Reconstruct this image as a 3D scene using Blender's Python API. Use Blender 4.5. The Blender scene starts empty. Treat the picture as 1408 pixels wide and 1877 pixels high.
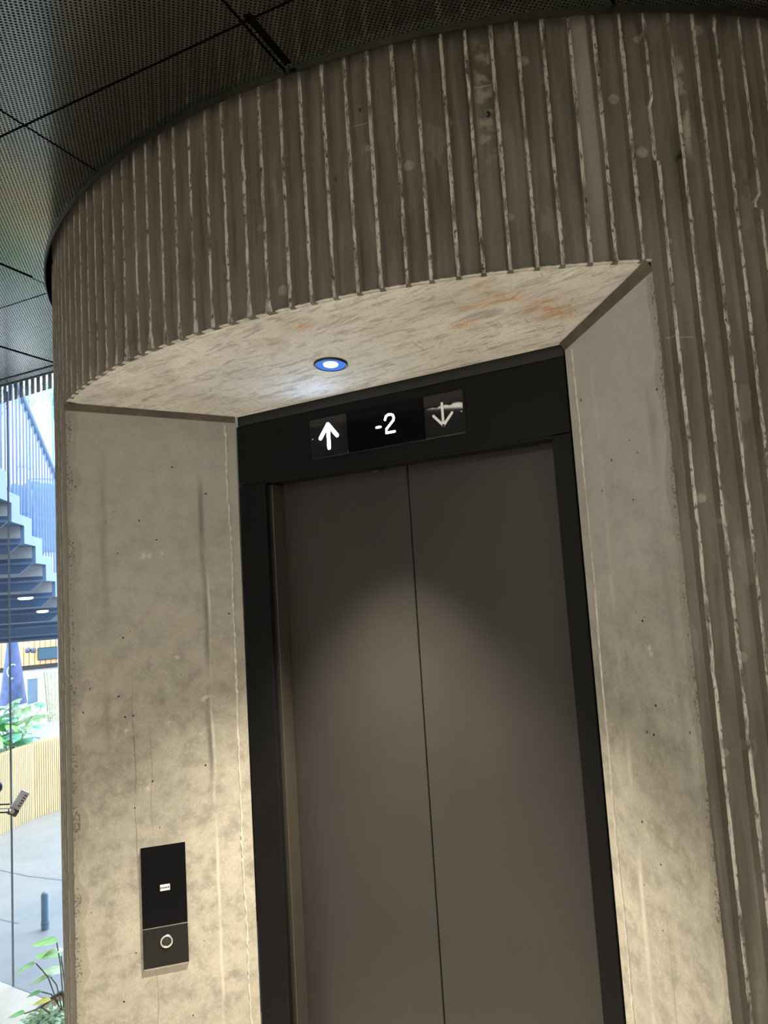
import bpy, math, random
import numpy as np
from mathutils import Vector, Matrix
random.seed(7)
rng = np.random.RandomState(7)
SC = bpy.context.scene
COL = SC.collection
PI = math.pi

# ------------------------------------------------------------------ camera
EYE = (0.0, -1.69, 1.80)
YAW, PITCH, ROLL, FPX = -.5225, .1004, -.0637, 1300.0
fw = Vector((math.sin(YAW)*math.cos(PITCH), math.cos(YAW)*math.cos(PITCH), math.sin(PITCH)))
r0 = Vector((math.cos(YAW), -math.sin(YAW), 0)); u0 = r0.cross(fw)
rt = math.cos(ROLL)*r0 + math.sin(ROLL)*u0
up = -math.sin(ROLL)*r0 + math.cos(ROLL)*u0
cam = bpy.data.cameras.new('camera'); camo = bpy.data.objects.new('camera', cam); COL.objects.link(camo)
m = Matrix.Identity(4)
for i in range(3):
    m[i][0] = rt[i]; m[i][1] = up[i]; m[i][2] = -fw[i]; m[i][3] = EYE[i]
camo.matrix_world = m
cam.sensor_fit = 'HORIZONTAL'; cam.sensor_width = 36; cam.lens = FPX/1408*36
cam.clip_start = .02; cam.clip_end = 200
SC.camera = camo
SC.view_settings.view_transform = 'Standard'; SC.view_settings.look = 'None'
SC.view_settings.gamma = 1; SC.view_settings.use_curve_mapping = False
SC.view_settings.exposure = 0.75

# ------------------------------------------------------------------ world and lights
W = bpy.data.worlds.new('sky'); SC.world = W; W.use_nodes = True
bg = W.node_tree.nodes['Background']; bg.inputs[0].default_value = (.85, .93, 1, 1); bg.inputs[1].default_value = 3.9

def light(kind, name, loc, energy, color=(1, 1, 1), rot=(0, 0, 0), **kw):
    l = bpy.data.lights.new(name, kind); l.energy = energy; l.color = color
    for k, v in kw.items(): setattr(l, k, v)
    o = bpy.data.objects.new(name, l); COL.objects.link(o); o.location = loc; o.rotation_euler = rot
    return o
# unseen area lights standing in for the lobby's ceiling downlights (behind and beside the viewer)
for x, y, e in ((-1.5, -4.6, 50), (1.2, -4.6, 50), (1.6, -2.3, 34)):
    light('AREA', 'lobby_area_light', (x, y, 2.87), e, (1, .93, .83), shape='RECTANGLE', size=1.1, size_y=.6)
# daylight that the glazed roof of the atrium pours down on its floor
light('SUN', 'sun', (0, 0, 10), 2.2, (1, .97, .92), rot=(math.radians(20), math.radians(-28), 0), angle=.05)

# ------------------------------------------------------------------ geometry numbers (metres)
CX, CY, R = -1.1096, 1.1735, 1.690          # the round concrete core
ZTOP, ZC, ZS, ZH = 3.05, 2.915, 2.397, 2.353     # core top, ceiling, soffit at its outer edge and at the door
UL, UR = -.7675, .9763                       # arc positions of the two edges of the opening
LO, LI = (-1.8513, -.3531), (-1.498, 0.0)
RO, RI = (-.1863, -.2506), (-.437, 0.0)
PITCHU = .0515

def arc(u, r=R):
    t = u/1.697
    return (CX + r*math.sin(t), CY - r*math.cos(t))

def at(px, py, d):
    """point seen at a photo pixel, d metres away horizontally"""
    v = rt*((px-704)/FPX) - up*((py-938.5)/FPX) + fw
    return Vector(EYE) + v*(d/math.hypot(v.x, v.y))
def on_floor(px, py, z=0.0):
    v = rt*((px-704)/FPX) - up*((py-938.5)/FPX) + fw
    return Vector(EYE) + v*((z-EYE[2])/v.z)

# ------------------------------------------------------------------ helpers
def mesh_obj(name, verts, faces, mat=None, parent=None, uvs=None, smooth=False, mats=None, fm=None):
    me = bpy.data.meshes.new(name)
    me.from_pydata([tuple(v) for v in verts], [], faces)
    if uvs is not None:
        uvl = me.uv_layers.new(name='UVMap')
        vi = np.empty(len(me.loops), dtype=np.int32); me.loops.foreach_get('vertex_index', vi)
        uvl.data.foreach_set('uv', np.array(uvs, dtype=np.float32)[vi].ravel())
    for mm in (mats or ([mat] if mat else [])): me.materials.append(mm)
    if fm is not None: me.polygons.foreach_set('material_index', fm)
    if smooth: me.polygons.foreach_set('use_smooth', [True]*len(me.polygons))
    me.update()
    o = bpy.data.objects.new(name, me); COL.objects.link(o)
    if parent: o.parent = parent
    return o

class MB:
    def __init__(s): s.v = []; s.f = []
    def add(s, v, f):
        n = len(s.v); s.v += [tuple(p) for p in v]; s.f += [tuple(i+n for i in q) for q in f]; return s
    def box(s, a, b, M=None):
        (x0, y0, z0), (x1, y1, z1) = a, b
        v = [Vector(p) for p in ((x0,y0,z0),(x1,y0,z0),(x1,y1,z0),(x0,y1,z0),(x0,y0,z1),(x1,y0,z1),(x1,y1,z1),(x0,y1,z1))]
        if M is not None: v = [M @ p for p in v]
        return s.add(v, [(0,3,2,1),(4,5,6,7),(0,1,5,4),(1,2,6,5),(2,3,7,6),(3,0,4,7)])
    def bev(s, a, b, c=.002, M=None):
        """box with chamfered edges"""
        a = Vector(a); b = Vector(b); ce = (a+b)/2; h = (b-a)/2
        c = min(c, min(h)*.9); vs = []; idx = {}
        for sx in (-1, 1):
            for sy in (-1, 1):
                for sz in (-1, 1):
                    for ax in range(3):
                        p = [sx*(h.x-(c if ax != 0 else 0)), sy*(h.y-(c if ax != 1 else 0)), sz*(h.z-(c if ax != 2 else 0))]
                        idx[(sx, sy, sz, ax)] = len(vs); vs.append(ce+Vector(p))
        f = []
        for ax in range(3):
            o = [i for i in range(3) if i != ax]
            for sg in (-1, 1):
                q = []
                for (p1, p2) in ((-1,-1),(1,-1),(1,1),(-1,1)):
                    k = [0,0,0]; k[ax] = sg; k[o[0]] = p1; k[o[1]] = p2; q.append(idx[(*k, ax)])
                f.append(q)
                
        for ax in range(3):      # edge strips parallel to ax
            o = [i for i in range(3) if i != ax]
            for p1 in (-1, 1):
                for p2 in (-1, 1):
                    q = []
                    for e, nrm in ((-1, o[0]), (1, o[0]), (1, o[1]), (-1, o[1])):
                        k = [0,0,0]; k[ax] = e; k[o[0]] = p1; k[o[1]] = p2; q.append(idx[(*k, nrm)])
                    f.append(q)
        for sx in (-1, 1):
            for sy in (-1, 1):
                for sz in (-1, 1): f.append([idx[(sx, sy, sz, i)] for i in range(3)])
        # consistent orientation: outwards from the centre
        g = []
        for q in f:
            n = (vs[q[1]]-vs[q[0]]).cross(vs[q[2]]-vs[q[0]]); cc = sum((vs[i] for i in q), Vector())/len(q) - ce
            g.append(q if n.dot(cc) > 0 else q[::-1])
        if M is not None: vs = [M @ p for p in vs]
        return s.add(vs, g)
    def tube(s, pts, r, n=8, caps=True):
        pts = [Vector(p) for p in pts]; rs = r if isinstance(r, (list, tuple)) else [r]*len(pts)
        V = []; F = []; prev = None
        for i, p in enumerate(pts):
            t = (pts[min(i+1, len(pts)-1)] - pts[max(i-1, 0)]).normalized()
            a = prev if prev is not None else (Vector((0,0,1)) if abs(t.z) < .9 else Vector((1,0,0)))
            b = t.cross(a).normalized(); a = b.cross(t).normalized(); prev = a
            for k in range(n):
                w = 2*PI*k/n; V.append(p + (a*math.cos(w)+b*math.sin(w))*rs[i])
        for i in range(len(pts)-1):
            for k in range(n):
                F.append((i*n+k, i*n+(k+1)%n, (i+1)*n+(k+1)%n, (i+1)*n+k))
        if caps: F += [tuple(range(n))[::-1], tuple((len(pts)-1)*n+k for k in range(n))]
        return s.add(V, F)
    def lathe(s, prof, c=(0,0,0), n=32, M=None):
        V = []; F = []
        for (r, z) in prof:
            for k in range(n):
                w = 2*PI*k/n; p = Vector((r*math.cos(w), r*math.sin(w), z))
                if M is not None: p = M @ p
                V.append(p+Vector(c))
        for i in range(len(prof)-1):
            for k in range(n): F.append((i*n+k, i*n+(k+1)%n, (i+1)*n+(k+1)%n, (i+1)*n+k))
        return s.add(V, F)
    def prism(s, poly, t0, t1, fn):
        """poly 2D extruded between t0 and t1; fn(a,b,t)->3D"""
        n = len(poly)
        V = [fn(a, b, t0) for a, b in poly] + [fn(a, b, t1) for a, b in poly]
        return s.add(V, [tuple(range(n))[::-1], tuple(range(n, 2*n))] + [(i, (i+1)%n, n+(i+1)%n, n+i) for i in range(n)])
    def build(s, name, mat, parent=None, smooth=False):
        return mesh_obj(name, s.v, s.f, mat, parent, smooth=smooth)

def tag(o, label=None, cat=None, group=None, kind=None):
    if label: o['label'] = label
    if cat: o['category'] = cat
    if group: o['group'] = group
    if kind: o['kind'] = kind
    return o
def empty(name, loc=(0,0,0), **k):
    o = bpy.data.objects.new(name, None); COL.objects.link(o); o.location = loc; o.empty_display_size = .1
    return tag(o, **k)
def child_of(o, root):
    """parent keeping world placement (roots only translate)"""
    o.parent = root; o.matrix_parent_inverse = Matrix.Translation(-Vector(root.location)); return o
def ball(c, r, n=10, sc=(1,1,1)):
    mb = MB(); prof = [(max(r*math.sin(PI*i/n), 1e-5), -r*math.cos(PI*i/n)) for i in range(n+1)]
    mb.lathe(prof, (0,0,0), 12); mb.v = [(c[0]+x*sc[0], c[1]+y*sc[1], c[2]+z*sc[2]) for x, y, z in mb.v]
    return mb

# ------------------------------------------------------------------ materials
class NT:
    def __init__(s, name):
        s.m = bpy.data.materials.new(name); s.m.use_nodes = True; s.t = s.m.node_tree
        s.b = s.t.nodes['Principled BSDF']; s.out = s.t.nodes['Material Output']
    def n(s, kind, **kw):
        o = s.t.nodes.new(kind)
        for k, v in kw.items(): setattr(o, k, v)
        return o
    def l(s, a, b): s.t.links.new(a, b)
    def uv(s): return s.n('ShaderNodeUVMap').outputs[0]
    def obj(s): return s.n('ShaderNodeTexCoord').outputs['Object']
    def gen(s): return s.n('ShaderNodeTexCoord').outputs['Generated']
    def scl(s, vec, sc, loc=(0,0,0), rot=(0,0,0)):
        o = s.n('ShaderNodeMapping'); s.l(vec, o.inputs[0]); o.inputs[3].default_value = sc; o.inputs[1].default_value = loc; o.inputs[2].default_value = rot
        return o.outputs[0]
    def noise(s, vec, scale, detail=4, rough=.55, dist=0):
        o = s.n('ShaderNodeTexNoise'); s.l(vec, o.inputs['Vector']); o.inputs['Scale'].default_value = scale
        o.inputs['Detail'].default_value = detail; o.inputs['Roughness'].default_value = rough; o.inputs['Distortion'].default_value = dist
        return o.outputs['Fac']
    def vor(s, vec, scale, feature='F1'):
        o = s.n('ShaderNodeTexVoronoi', feature=feature); s.l(vec, o.inputs['Vector']); o.inputs['Scale'].default_value = scale
        return o
    def ramp(s, fac, stops, interp='LINEAR'):
        o = s.n('ShaderNodeValToRGB'); s.l(fac, o.inputs[0]); o.color_ramp.interpolation = interp
        e = o.color_ramp.elements
        while len(e) < len(stops): e.new(.5)
        for i, (p, c) in enumerate(stops):
            e[i].position = p; e[i].color = (*c, 1) if isinstance(c, (tuple, list)) else (c, c, c, 1)
        return o.outputs[0]
    def mt(s, op, a, b=None, clamp=False, c=None):
        o = s.n('ShaderNodeMath', operation=op, use_clamp=clamp)
        for i, x in enumerate((a, b, c)):
            if x is None: continue
            if isinstance(x, (int, float)): o.inputs[i].default_value = x
            else: s.l(x, o.inputs[i])
        return o.outputs[0]
    def mix(s, fac, a, b, mode='MIX'):
        o = s.n('ShaderNodeMix', data_type='RGBA', blend_type=mode)
        for i, x in ((0, fac), (6, a), (7, b)):
            if isinstance(x, (int, float)): o.inputs[i].default_value = x
            elif isinstance(x, (tuple, list)): o.inputs[i].default_value = (*x, 1)
            else: s.l(x, o.inputs[i])
        return o.outputs[2]
    def sep(s, vec):
        o = s.n('ShaderNodeSeparateXYZ'); s.l(vec, o.inputs[0]); return o.outputs
    def comb(s, x, y, z=0):
        o = s.n('ShaderNodeCombineXYZ')
        for i, a in enumerate((x, y, z)):
            if isinstance(a, (int, float)): o.inputs[i].default_value = a
            else: s.l(a, o.inputs[i])
        return o.outputs[0]
    def blob(s, vec, c, r, hard=.6, sx=1.0, sy=1.0):
        """soft disc mask around c in a 2D vector"""
        o = s.scl(vec, (sx/r, sy/r, 0), (-c[0]*sx/r, -c[1]*sy/r, 0))
        g = s.n('ShaderNodeVectorMath', operation='LENGTH'); s.l(o, g.inputs[0])
        k = s.n('ShaderNodeMapRange'); s.l(g.outputs['Value'], k.inputs[0]); k.inputs[1].default_value = 1; k.inputs[2].default_value = hard
        k.inputs[3].default_value = 0; k.inputs[4].default_value = 1
        return k.outputs[0]
    def band(s, val, lo, hi, soft):
        a = s.mt('DIVIDE', s.mt('SUBTRACT', val, lo), soft, clamp=True); b = s.mt('DIVIDE', s.mt('SUBTRACT', hi, val), soft, clamp=True)
        return s.mt('MULTIPLY', a, b)
    def col(s, c):
        if isinstance(c, (tuple, list)): s.b.inputs['Base Color'].default_value = (*c, 1)
        else: s.l(c, s.b.inputs['Base Color'])
    def set(s, rough=None, metal=None, spec=None):
        for k, v in (('Roughness', rough), ('Metallic', metal), ('Specular IOR Level', spec)):
            if v is None: continue
            if isinstance(v, (int, float)): s.b.inputs[k].default_value = v
            else: s.l(v, s.b.inputs[k])
        return s
    def bump(s, h, strength=.3, dist=.002):
        o = s.n('ShaderNodeBump'); o.inputs['Strength'].default_value = strength; o.inputs['Distance'].default_value = dist
        s.l(h, o.inputs['Height']); s.l(o.outputs[0], s.b.inputs['Normal'])

def simple(name, c, rough=.5, metal=0, var=.12, scale=8, emit=None, estr=1, spec=None, bump=0):
    t = NT(name); n = t.noise(t.obj(), scale, 4)
    a = tuple(x*(1-var) for x in c); b = tuple(min(1, x*(1+var)) for x in c)
    t.col(t.ramp(n, [(.3, a), (.7, b)])); t.set(rough, metal, spec)
    if bump: t.bump(n, bump, .002)
    if emit: t.b.inputs['Emission Color'].default_value = (*emit, 1); t.b.inputs['Emission Strength'].default_value = estr
    return t.m

def discs(t, vec, base, lst, colr):
    out = base
    dist = t.noise(vec, 60, 2)
    for (c, r, s_) in lst:
        mk = t.mt('MULTIPLY', t.blob(vec, c, r, .7), t.mt('MULTIPLY', dist, 1.25*s_), clamp=True)
        out = t.mix(mk, out, colr)
    return out

def m_drum(name, tip=False, side=False):
    t = NT(name); uv = t.uv()
    streak = t.noise(t.scl(uv, (1, .07, 1)), 46, 5, .6)
    big = t.noise(uv, 2.6, 5, .6); fine = t.noise(uv, 160, 3, .6)
    c = t.ramp(big, [(.3, (.098, .089, .070)), (.52, (.135, .123, .098)), (.72, (.175, .160, .132))])
    c = t.mix(t.ramp(streak, [(.50, 0.0), (.72, .8)]), c, (.215, .195, .165))
    c = t.mix(t.ramp(streak, [(.28, .8), (.46, 0.0)]), c, (.068, .058, .043))
    c = t.mix(t.ramp(fine, [(.62, 0.0), (.8, .35)]), c, (.26, .245, .21))
    # the paler board face and the drips that the pour left
    x, y, _ = t.sep(uv)
    wob = t.mt('MULTIPLY', t.mt('SUBTRACT', t.noise(t.scl(uv, (1, .6, 1)), 9, 3), .5), .012)
    xx = t.mt('ADD', x, wob)
    f = t.mt('MULTIPLY', t.band(xx, .856, .898, .006), t.mt('DIVIDE', t.mt('SUBTRACT', y, 2.30), .50, clamp=True))
    c = t.mix(t.mt('MULTIPLY', f, .8), c, (.36, .335, .29))
    f = t.mt('MULTIPLY', t.band(xx, 1.072, 1.094, .006), t.mt('MULTIPLY', t.band(y, 2.60, 2.86, .05), t.ramp(t.noise(uv, 30, 3), [(.45, 0.0), (.55, 1.0)])))
    c = t.mix(t.mt('MULTIPLY', f, .8), c, (.40, .37, .32))
    f = t.mt('MULTIPLY', t.band(xx, .655, .700, .01), t.mt('MULTIPLY', t.band(y, 2.62, 2.92, .05), t.ramp(t.noise(uv, 34, 3), [(.46, 0.0), (.6, 1.0)])))
    c = t.mix(t.mt('MULTIPLY', f, .55), c, (.40, .36, .28))
    f = t.mt('MULTIPLY', t.band(y, 2.795, 2.80, .002), t.band(x, .655, .70, .003))
    f = t.mt('MAXIMUM', f, t.mt('MULTIPLY', t.band(y, 2.765, 2.769, .002), t.band(x, .392, .43, .003)))
    f = t.mt('MAXIMUM', f, t.mt('MULTIPLY', t.band(y, 2.24, 2.244, .002), t.band(x, .99, 1.05, .003)))
    c = t.mix(t.mt('MULTIPLY', f, .7), c, (.38, .35, .29))
    c = t.mix(t.mt('MULTIPLY', t.mt('GREATER_THAN', t.noise(t.scl(uv, (1, .35, 1), (3, 1, 0)), 13, 3), .64), .28), c, (.25, .23, .2))
    if not tip:
        L = [((.761,2.841),.012,1),((.936,2.743),.013,1),((.983,2.627),.014,1),((.511,2.654),.013,1),((.6,2.73),.010,.7),((1.067,2.484),.011,1),
             ((.21,2.444),.013,.9),((.707,2.512),.010,.9),((1.132,2.895),.013,1),((.997,2.871),.009,1),((1.028,1.924),.011,1),((1.061,1.877),.010,.9),
             ((.427,2.711),.008,.9),((1.02,2.44),.007,1),((.80,2.79),.011,.5),((1.075,1.62),.011,.8),((1.02,1.45),.009,.8),((.16,2.60),.008,.6)]
        c = discs(t, uv, c, L, (.34, .32, .275))
        for p, r in (((.681,2.736),.007), ((1.055,2.614),.008), ((.415,2.80),.004), ((.352,2.66),.004)):
            c = t.mix(t.mt('MULTIPLY', t.blob(uv, p, r, .5, 1, .7), t.ramp(t.noise(uv, 90, 2), [(.4, 0.0), (.5, 1.0)])), c, (.008, .007, .006))
    else:
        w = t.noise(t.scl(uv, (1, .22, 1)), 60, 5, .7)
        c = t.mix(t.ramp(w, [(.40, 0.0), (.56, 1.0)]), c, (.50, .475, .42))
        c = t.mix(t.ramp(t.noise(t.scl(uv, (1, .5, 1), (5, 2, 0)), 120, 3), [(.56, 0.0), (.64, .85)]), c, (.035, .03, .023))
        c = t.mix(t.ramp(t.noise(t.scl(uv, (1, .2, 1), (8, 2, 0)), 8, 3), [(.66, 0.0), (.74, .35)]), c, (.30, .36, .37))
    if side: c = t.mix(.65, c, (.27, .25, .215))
    t.col(c); t.set(t.ramp(big, [(.3, .5), (.7, .75)]), 0, .35)
    h = t.mt('ADD', t.mt('MULTIPLY', streak, .6), t.mt('MULTIPLY', fine, .25 if not tip else .8))
    t.bump(h, .45, .0025 if not tip else .004)
    return t.m
M_DRUM = m_drum('dark_board_concrete'); M_TIP = m_drum('chipped_rib_concrete', True); M_SIDE = m_drum('rib_flank_concrete', False, True)

def m_reveal(name, side):
    """uv: x metres from the outer edge, y height"""
    t = NT(name); uv = t.uv(); x, y, _ = t.sep(uv)
    big = t.noise(uv, 3.2, 6, .62, .3); mid = t.noise(uv, 17, 6, .65); fine = t.noise(uv, 240, 3, .6)
    worm = t.noise(t.scl(uv, (1, .8, 1)), 62, 4, .6, 2.2)
    c = t.ramp(big, [(.28, (.27, .265, .225)), (.5, (.345, .33, .275)), (.72, (.42, .395, .33))])
    c = t.mix(t.ramp(mid, [(.36, .75), (.52, 0.0)]), c, (.21, .198, .165))
    c = t.mix(t.ramp(mid, [(.55, 0.0), (.75, .5)]), c, (.50, .47, .40))
    c = t.mix(t.ramp(worm, [(.54, 0.0), (.66, .30)]), c, (.54, .50, .41))
    c = t.mix(t.ramp(worm, [(.33, .28), (.45, 0.0)]), c, (.23, .215, .18))
    c = t.mix(t.ramp(fine, [(.3, .35), (.42, 0.0)]), c, (.2, .185, .15))
    # cool daylight put into the colour as a greyer top, warmer below
    up_ = t.mt('DIVIDE', t.mt('SUBTRACT', t.mt('ADD', y, t.mt('MULTIPLY', big, .8)), 1.75), .7, clamp=True)
    c = t.mix(t.mt('MULTIPLY', up_, .62), c, (.43, .44, .425) if side > 0 else (.31, .305, .28))
    # air holes
    v = t.vor(uv, 34); pit = t.mt('MULTIPLY', t.mt('LESS_THAN', v.outputs['Distance'], .10), t.mt('GREATER_THAN', t.noise(uv, 21, 2), .60))
    v2 = t.vor(t.scl(uv, (1, .8, 1), (3, 5, 0)), 120); pit2 = t.mt('MULTIPLY', t.mt('LESS_THAN', v2.outputs['Distance'], .13), t.mt('GREATER_THAN', t.noise(uv, 33, 2), .57))
    c = t.mix(t.mt('MULTIPLY', pit2, .45), c, (.12, .11, .09)); c = t.mix(pit, c, (.012, .011, .009))
    # honeycombing along the arris
    nn = t.noise(uv, 150, 5, .8); n2 = t.noise(t.scl(uv, (.01, 1, 1)), 8, 3)
    ww = t.mt('ADD', .005, t.mt('MULTIPLY', t.mt('SUBTRACT', n2, .35, clamp=True), .05 if side < 0 else .030))
    em = t.mt('MULTIPLY', t.mt('LESS_THAN', x, ww), t.mt('GREATER_THAN', nn, t.mt('SUBTRACT', .70, t.mt('MULTIPLY', n2, .28))))
    c = t.mix(em, c, (.05, .043, .033))
    c = t.mix(t.mt('MULTIPLY', t.mt('LESS_THAN', x, t.mt('MULTIPLY', ww, 2.2)), .35), c, (.2, .185, .15))
    W_ = .4994 if side < 0 else .3544
    # vertical darker / paler runs of formwork joints
    wob = t.mt('MULTIPLY', t.mt('SUBTRACT', t.noise(t.scl(uv, (.02, 1, 1)), 3.2, 4), .5), .03)
    xw = t.mt('ADD', x, wob)
    def run(pos, w, colr, k, lo=0, hi=9):
        nonlocal c
        f = t.mt('MULTIPLY', t.band(xw, pos-w, pos+w, w*.8), t.band(y, lo, hi, .12))
        f = t.mt('MULTIPLY', f, t.ramp(t.noise(t.scl(uv, (1, .3, 1), (pos*7, 2, 0)), 14, 4), [(.38, 0.0), (.6, 1.0)]))
        c = t.mix(t.mt('MULTIPLY', f, k), c, colr)
    if side < 0:
        run(.385, .012, (.15, .145, .13), .9, 1.2, 2.3); run(.395, .006, (.56, .53, .45), .7, .3, 1.9)
        run(.10, .015, (.22, .19, .16), .6, 1.3, 2.25); run(.17, .0015, (.06, .055, .05), .9, .95, 1.6); run(.215, .0012, (.1, .09, .08), .8, .3, 1.5)
        for p, r in (((.22,1.93),.03), ((.265,1.935),.014), ((.27,1.43),.016), ((.15,1.42),.018), ((.20,1.25),.022), ((.38,1.49),.026), ((.30,1.62),.014), ((.36,.50),.02)):
            c = t.mix(t.mt('MULTIPLY', t.blob(uv, p, r, .2, 1, 1.9), t.ramp(t.noise(uv, 55, 4), [(.45, 0.0), (.6, .8)])), c, (.58, .53, .44))
    else:
        run(.245, .011, (.55, .53, .47), .65, .2, 2.3); run(.165, .0025, (.2, .19, .16), .8, .5, 1.6); run(.05, .02, (.24, .245, .24), .6, .9, 2.3)
        for p, r in (((.13,1.62),.012), ((.135,1.635),.02)):
            c = t.mix(t.mt('MULTIPLY', t.blob(uv, p, r, .2), t.ramp(t.noise(uv, 55, 4), [(.45, 0.0), (.6, .8)])), c, (.6, .57, .5))
    t.col(c); t.set(t.ramp(mid, [(.3, .62), (.7, .85)]), 0, .3)
    h = t.mt('SUBTRACT', t.mt('ADD', t.mt('MULTIPLY', worm, .35), t.mt('ADD', t.mt('MULTIPLY', fine, .25), t.mt('MULTIPLY', mid, .5))), t.mt('ADD', t.mt('MULTIPLY', pit, 2), em))
    t.bump(h, .5, .0022)
    return t.m
M_REVL = m_reveal('reveal_concrete_near_call_panel', -1); M_REVR = m_reveal('reveal_concrete_right', 1)

def m_soffit():
    t = NT('soffit_concrete'); p = t.obj()
    rot = t.scl(p, (1, 1, 1), (0, 0, 0), (0, 0, .06))
    br = t.noise(t.scl(rot, (.35, 1.6, 1)), 34, 6, .68, .6); big = t.noise(p, 4.5, 5, .6, .4); fine = t.noise(t.scl(rot, (.5, 1.2, 1)), 190, 3, .6)
    c = t.ramp(big, [(.3, (.53, .52, .485)), (.5, (.66, .65, .61)), (.7, (.77, .755, .70))])
    c = t.mix(t.ramp(br, [(.36, .7), (.5, 0.0)]), c, (.30, .28, .235))
    c = t.mix(t.ramp(br, [(.54, 0.0), (.72, .7)]), c, (.66, .64, .58))
    c = t.mix(t.ramp(fine, [(.32, .45), (.45, 0.0)]), c, (.27, .25, .21))
    dk = t.noise(t.scl(p, (1, 1, 1), (4, 4, 0)), 13, 5, .7, 1.0)
    c = t.mix(t.ramp(dk, [(.28, .6), (.38, 0.0)]), c, (.24, .22, .185))
    # rust left by the reinforcement chairs
    nz = t.noise(t.scl(rot, (.55, 1.5, 1), (2, 1, 0)), 30, 6, .72, 1.4)
    core = t.ramp(nz, [(.48, 0.0), (.56, 1.0)])
    rust = [((-.53,-.295),.05,.6,1.9,.9), ((-.47,-.287),.05,1,1.6,1), ((-.60,-.225),.04,.8,1.6,.8), ((-.43,-.20),.07,1,1.2,.8), ((-.40,-.15),.06,1,1.3,.7),
            ((-.92,-.43),.05,1,1.4,.7), ((-1.04,-.385),.06,1,1.3,.55), ((-.79,-.324),.03,1,1.4,.5), ((-1.60,-.334),.07,1,1.6,.45), ((-1.25,-.39),.05,1,1.8,.5),
            ((-1.40,-.36),.05,1,1.8,.4), ((-.50,-.36),.04,1,1.5,.8)]
    xy = t.scl(p, (1, 1, 0))
    for (cc, r, sx, sy, k) in rust:
        mk = t.blob(xy, cc, r, .15, sx, sy)
        c = t.mix(t.mt('MULTIPLY', mk, .30*k), c, (.50, .38, .22))
        c = t.mix(t.mt('MULTIPLY', t.mt('MULTIPLY', mk, core), k), c, (.50, .22, .05) if k > .65 else (.40, .27, .16))
    # short brushed scratches
    s2 = t.noise(t.scl(p, (2.4, .25, 1), (1, 1, 0), (0, 0, .35)), 55, 2, .4)
    c = t.mix(t.mt('MULTIPLY', t.ramp(s2, [(.70, 0.0), (.74, 1.0)]), .5), c, (.22, .21, .18))
    t.col(c); t.set(.8, 0, .3); t.bump(t.mt('ADD', br, t.mt('MULTIPLY', fine, .4)), .5, .003)
    return t.m
M_SOF = m_soffit()
M_CHAM = simple('shaded_chamfer_concrete', (.075, .065, .050), .8, 0, .35, 22, bump=.5)  # shade on the down-facing chamfers put into a darker colour
M_BEAD = simple('pale_mortar', (.50, .48, .42), .85, 0, .25, 60, bump=.6)

def m_metal(name, c, rough, fleck=.10, spec=.5, metal=0.0):
    t = NT(name); p = t.obj(); n = t.noise(p, 900, 2, .6); b = t.noise(p, 2.5, 4, .6)
    k = t.ramp(b, [(.3, tuple(x*.9 for x in c)), (.7, tuple(x*1.1 for x in c))])
    t.col(t.mix(t.ramp(n, [(.35, fleck), (.6, 0.0)]), k, tuple(x*.5 for x in c)))
    t.set(t.ramp(b, [(.3, rough*.9), (.7, rough*1.1)]), metal, spec); t.bump(n, .06, .0004)
    return t.m
M_DOOR = m_metal('charcoal_door_coating', (.031, .029, .026), .40, spec=.3)
M_FRAME = m_metal('black_frame_coating', (.0080, .0080, .0080), .42, spec=.08)
M_JAMB = m_metal('brown_black_jamb', (.040, .036, .029), .4)
M_BLACK = simple('matt_black', (.012, .012, .012), .6)
M_GLOSS = simple('black_glass', (.003, .003, .004), .05, 0, .1, 3, spec=.1)
M_TILE = simple('smoked_tile', (.010, .010, .011), .035, 0, .1, 3, spec=.5)
M_CHROME = simple('brushed_steel', (.75, .73, .66), .28, 1, .08, 90)
M_STEELEDGE = simple('panel_backplate_steel', (.45, .42, .38), .4, .6, .08, 60)
M_WHITE = simple('unlit_white_symbol', (.78, .78, .76), .5, 0, .03)
M_LED = simple('lit_arrow', (.9, .95, 1), .5, 0, 0, 5, emit=(.50, .68, 1), estr=40)
M_DIGIT = simple('lit_digit', (.9, 1, 1), .5, 0, 0, 5, emit=(.80, 1, .97), estr=5)
M_PAPER = simple('white_sticker', (.72, .72, .68), .6)
M_INK = simple('black_ink', (.02, .02, .02), .6)

def m_perf():
    t = NT('perforated_ceiling_metal'); p = t.obj()
    q = t.scl(p, (1, 1, 1), (0, 0, 0), (0, 0, math.radians(43)))
    x, y, _ = t.sep(q)
    P = 2*PI/.0070; Q = 2*PI/.0088
    a = t.mt('SINE', t.mt('MULTIPLY', x, P)); b = t.mt('SINE', t.mt('MULTIPLY', y, Q))
    h = t.mt('MINIMUM', t.mt('ADD', a, .35), t.mt('ADD', b, .50))
    mk = t.ramp(h, [(.0, 0.0), (.25, 1.0)])
    d = t.noise(p, 3, 4)
    t.col(t.mix(mk, t.ramp(d, [(.3, (.215, .212, .178)), (.7, (.25, .247, .21))]), (.004, .004, .004)))
    t.set(t.mt('ADD', .17, t.mt('MULTIPLY', mk, .5)), t.mt('SUBTRACT', 1.0, mk, clamp=True), t.mt('MULTIPLY', t.mt('SUBTRACT', 1.0, mk, clamp=True), .5))
    return t.m
M_PERF = m_perf()
M_TRIM = simple('ceiling_trim_paint', (.10, .105, .095), .3, 1.0)
M_VOID = simple('ceiling_void_black', (.003, .003, .003), .9, spec=0)
M_FLOORIN = simple('lobby_floor_stone', (.66, .62, .55), .5, 0, .10, 5)
M_PLASTER = simple('lobby_plaster', (.62, .59, .54), .8, 0, .06, 3)

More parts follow.
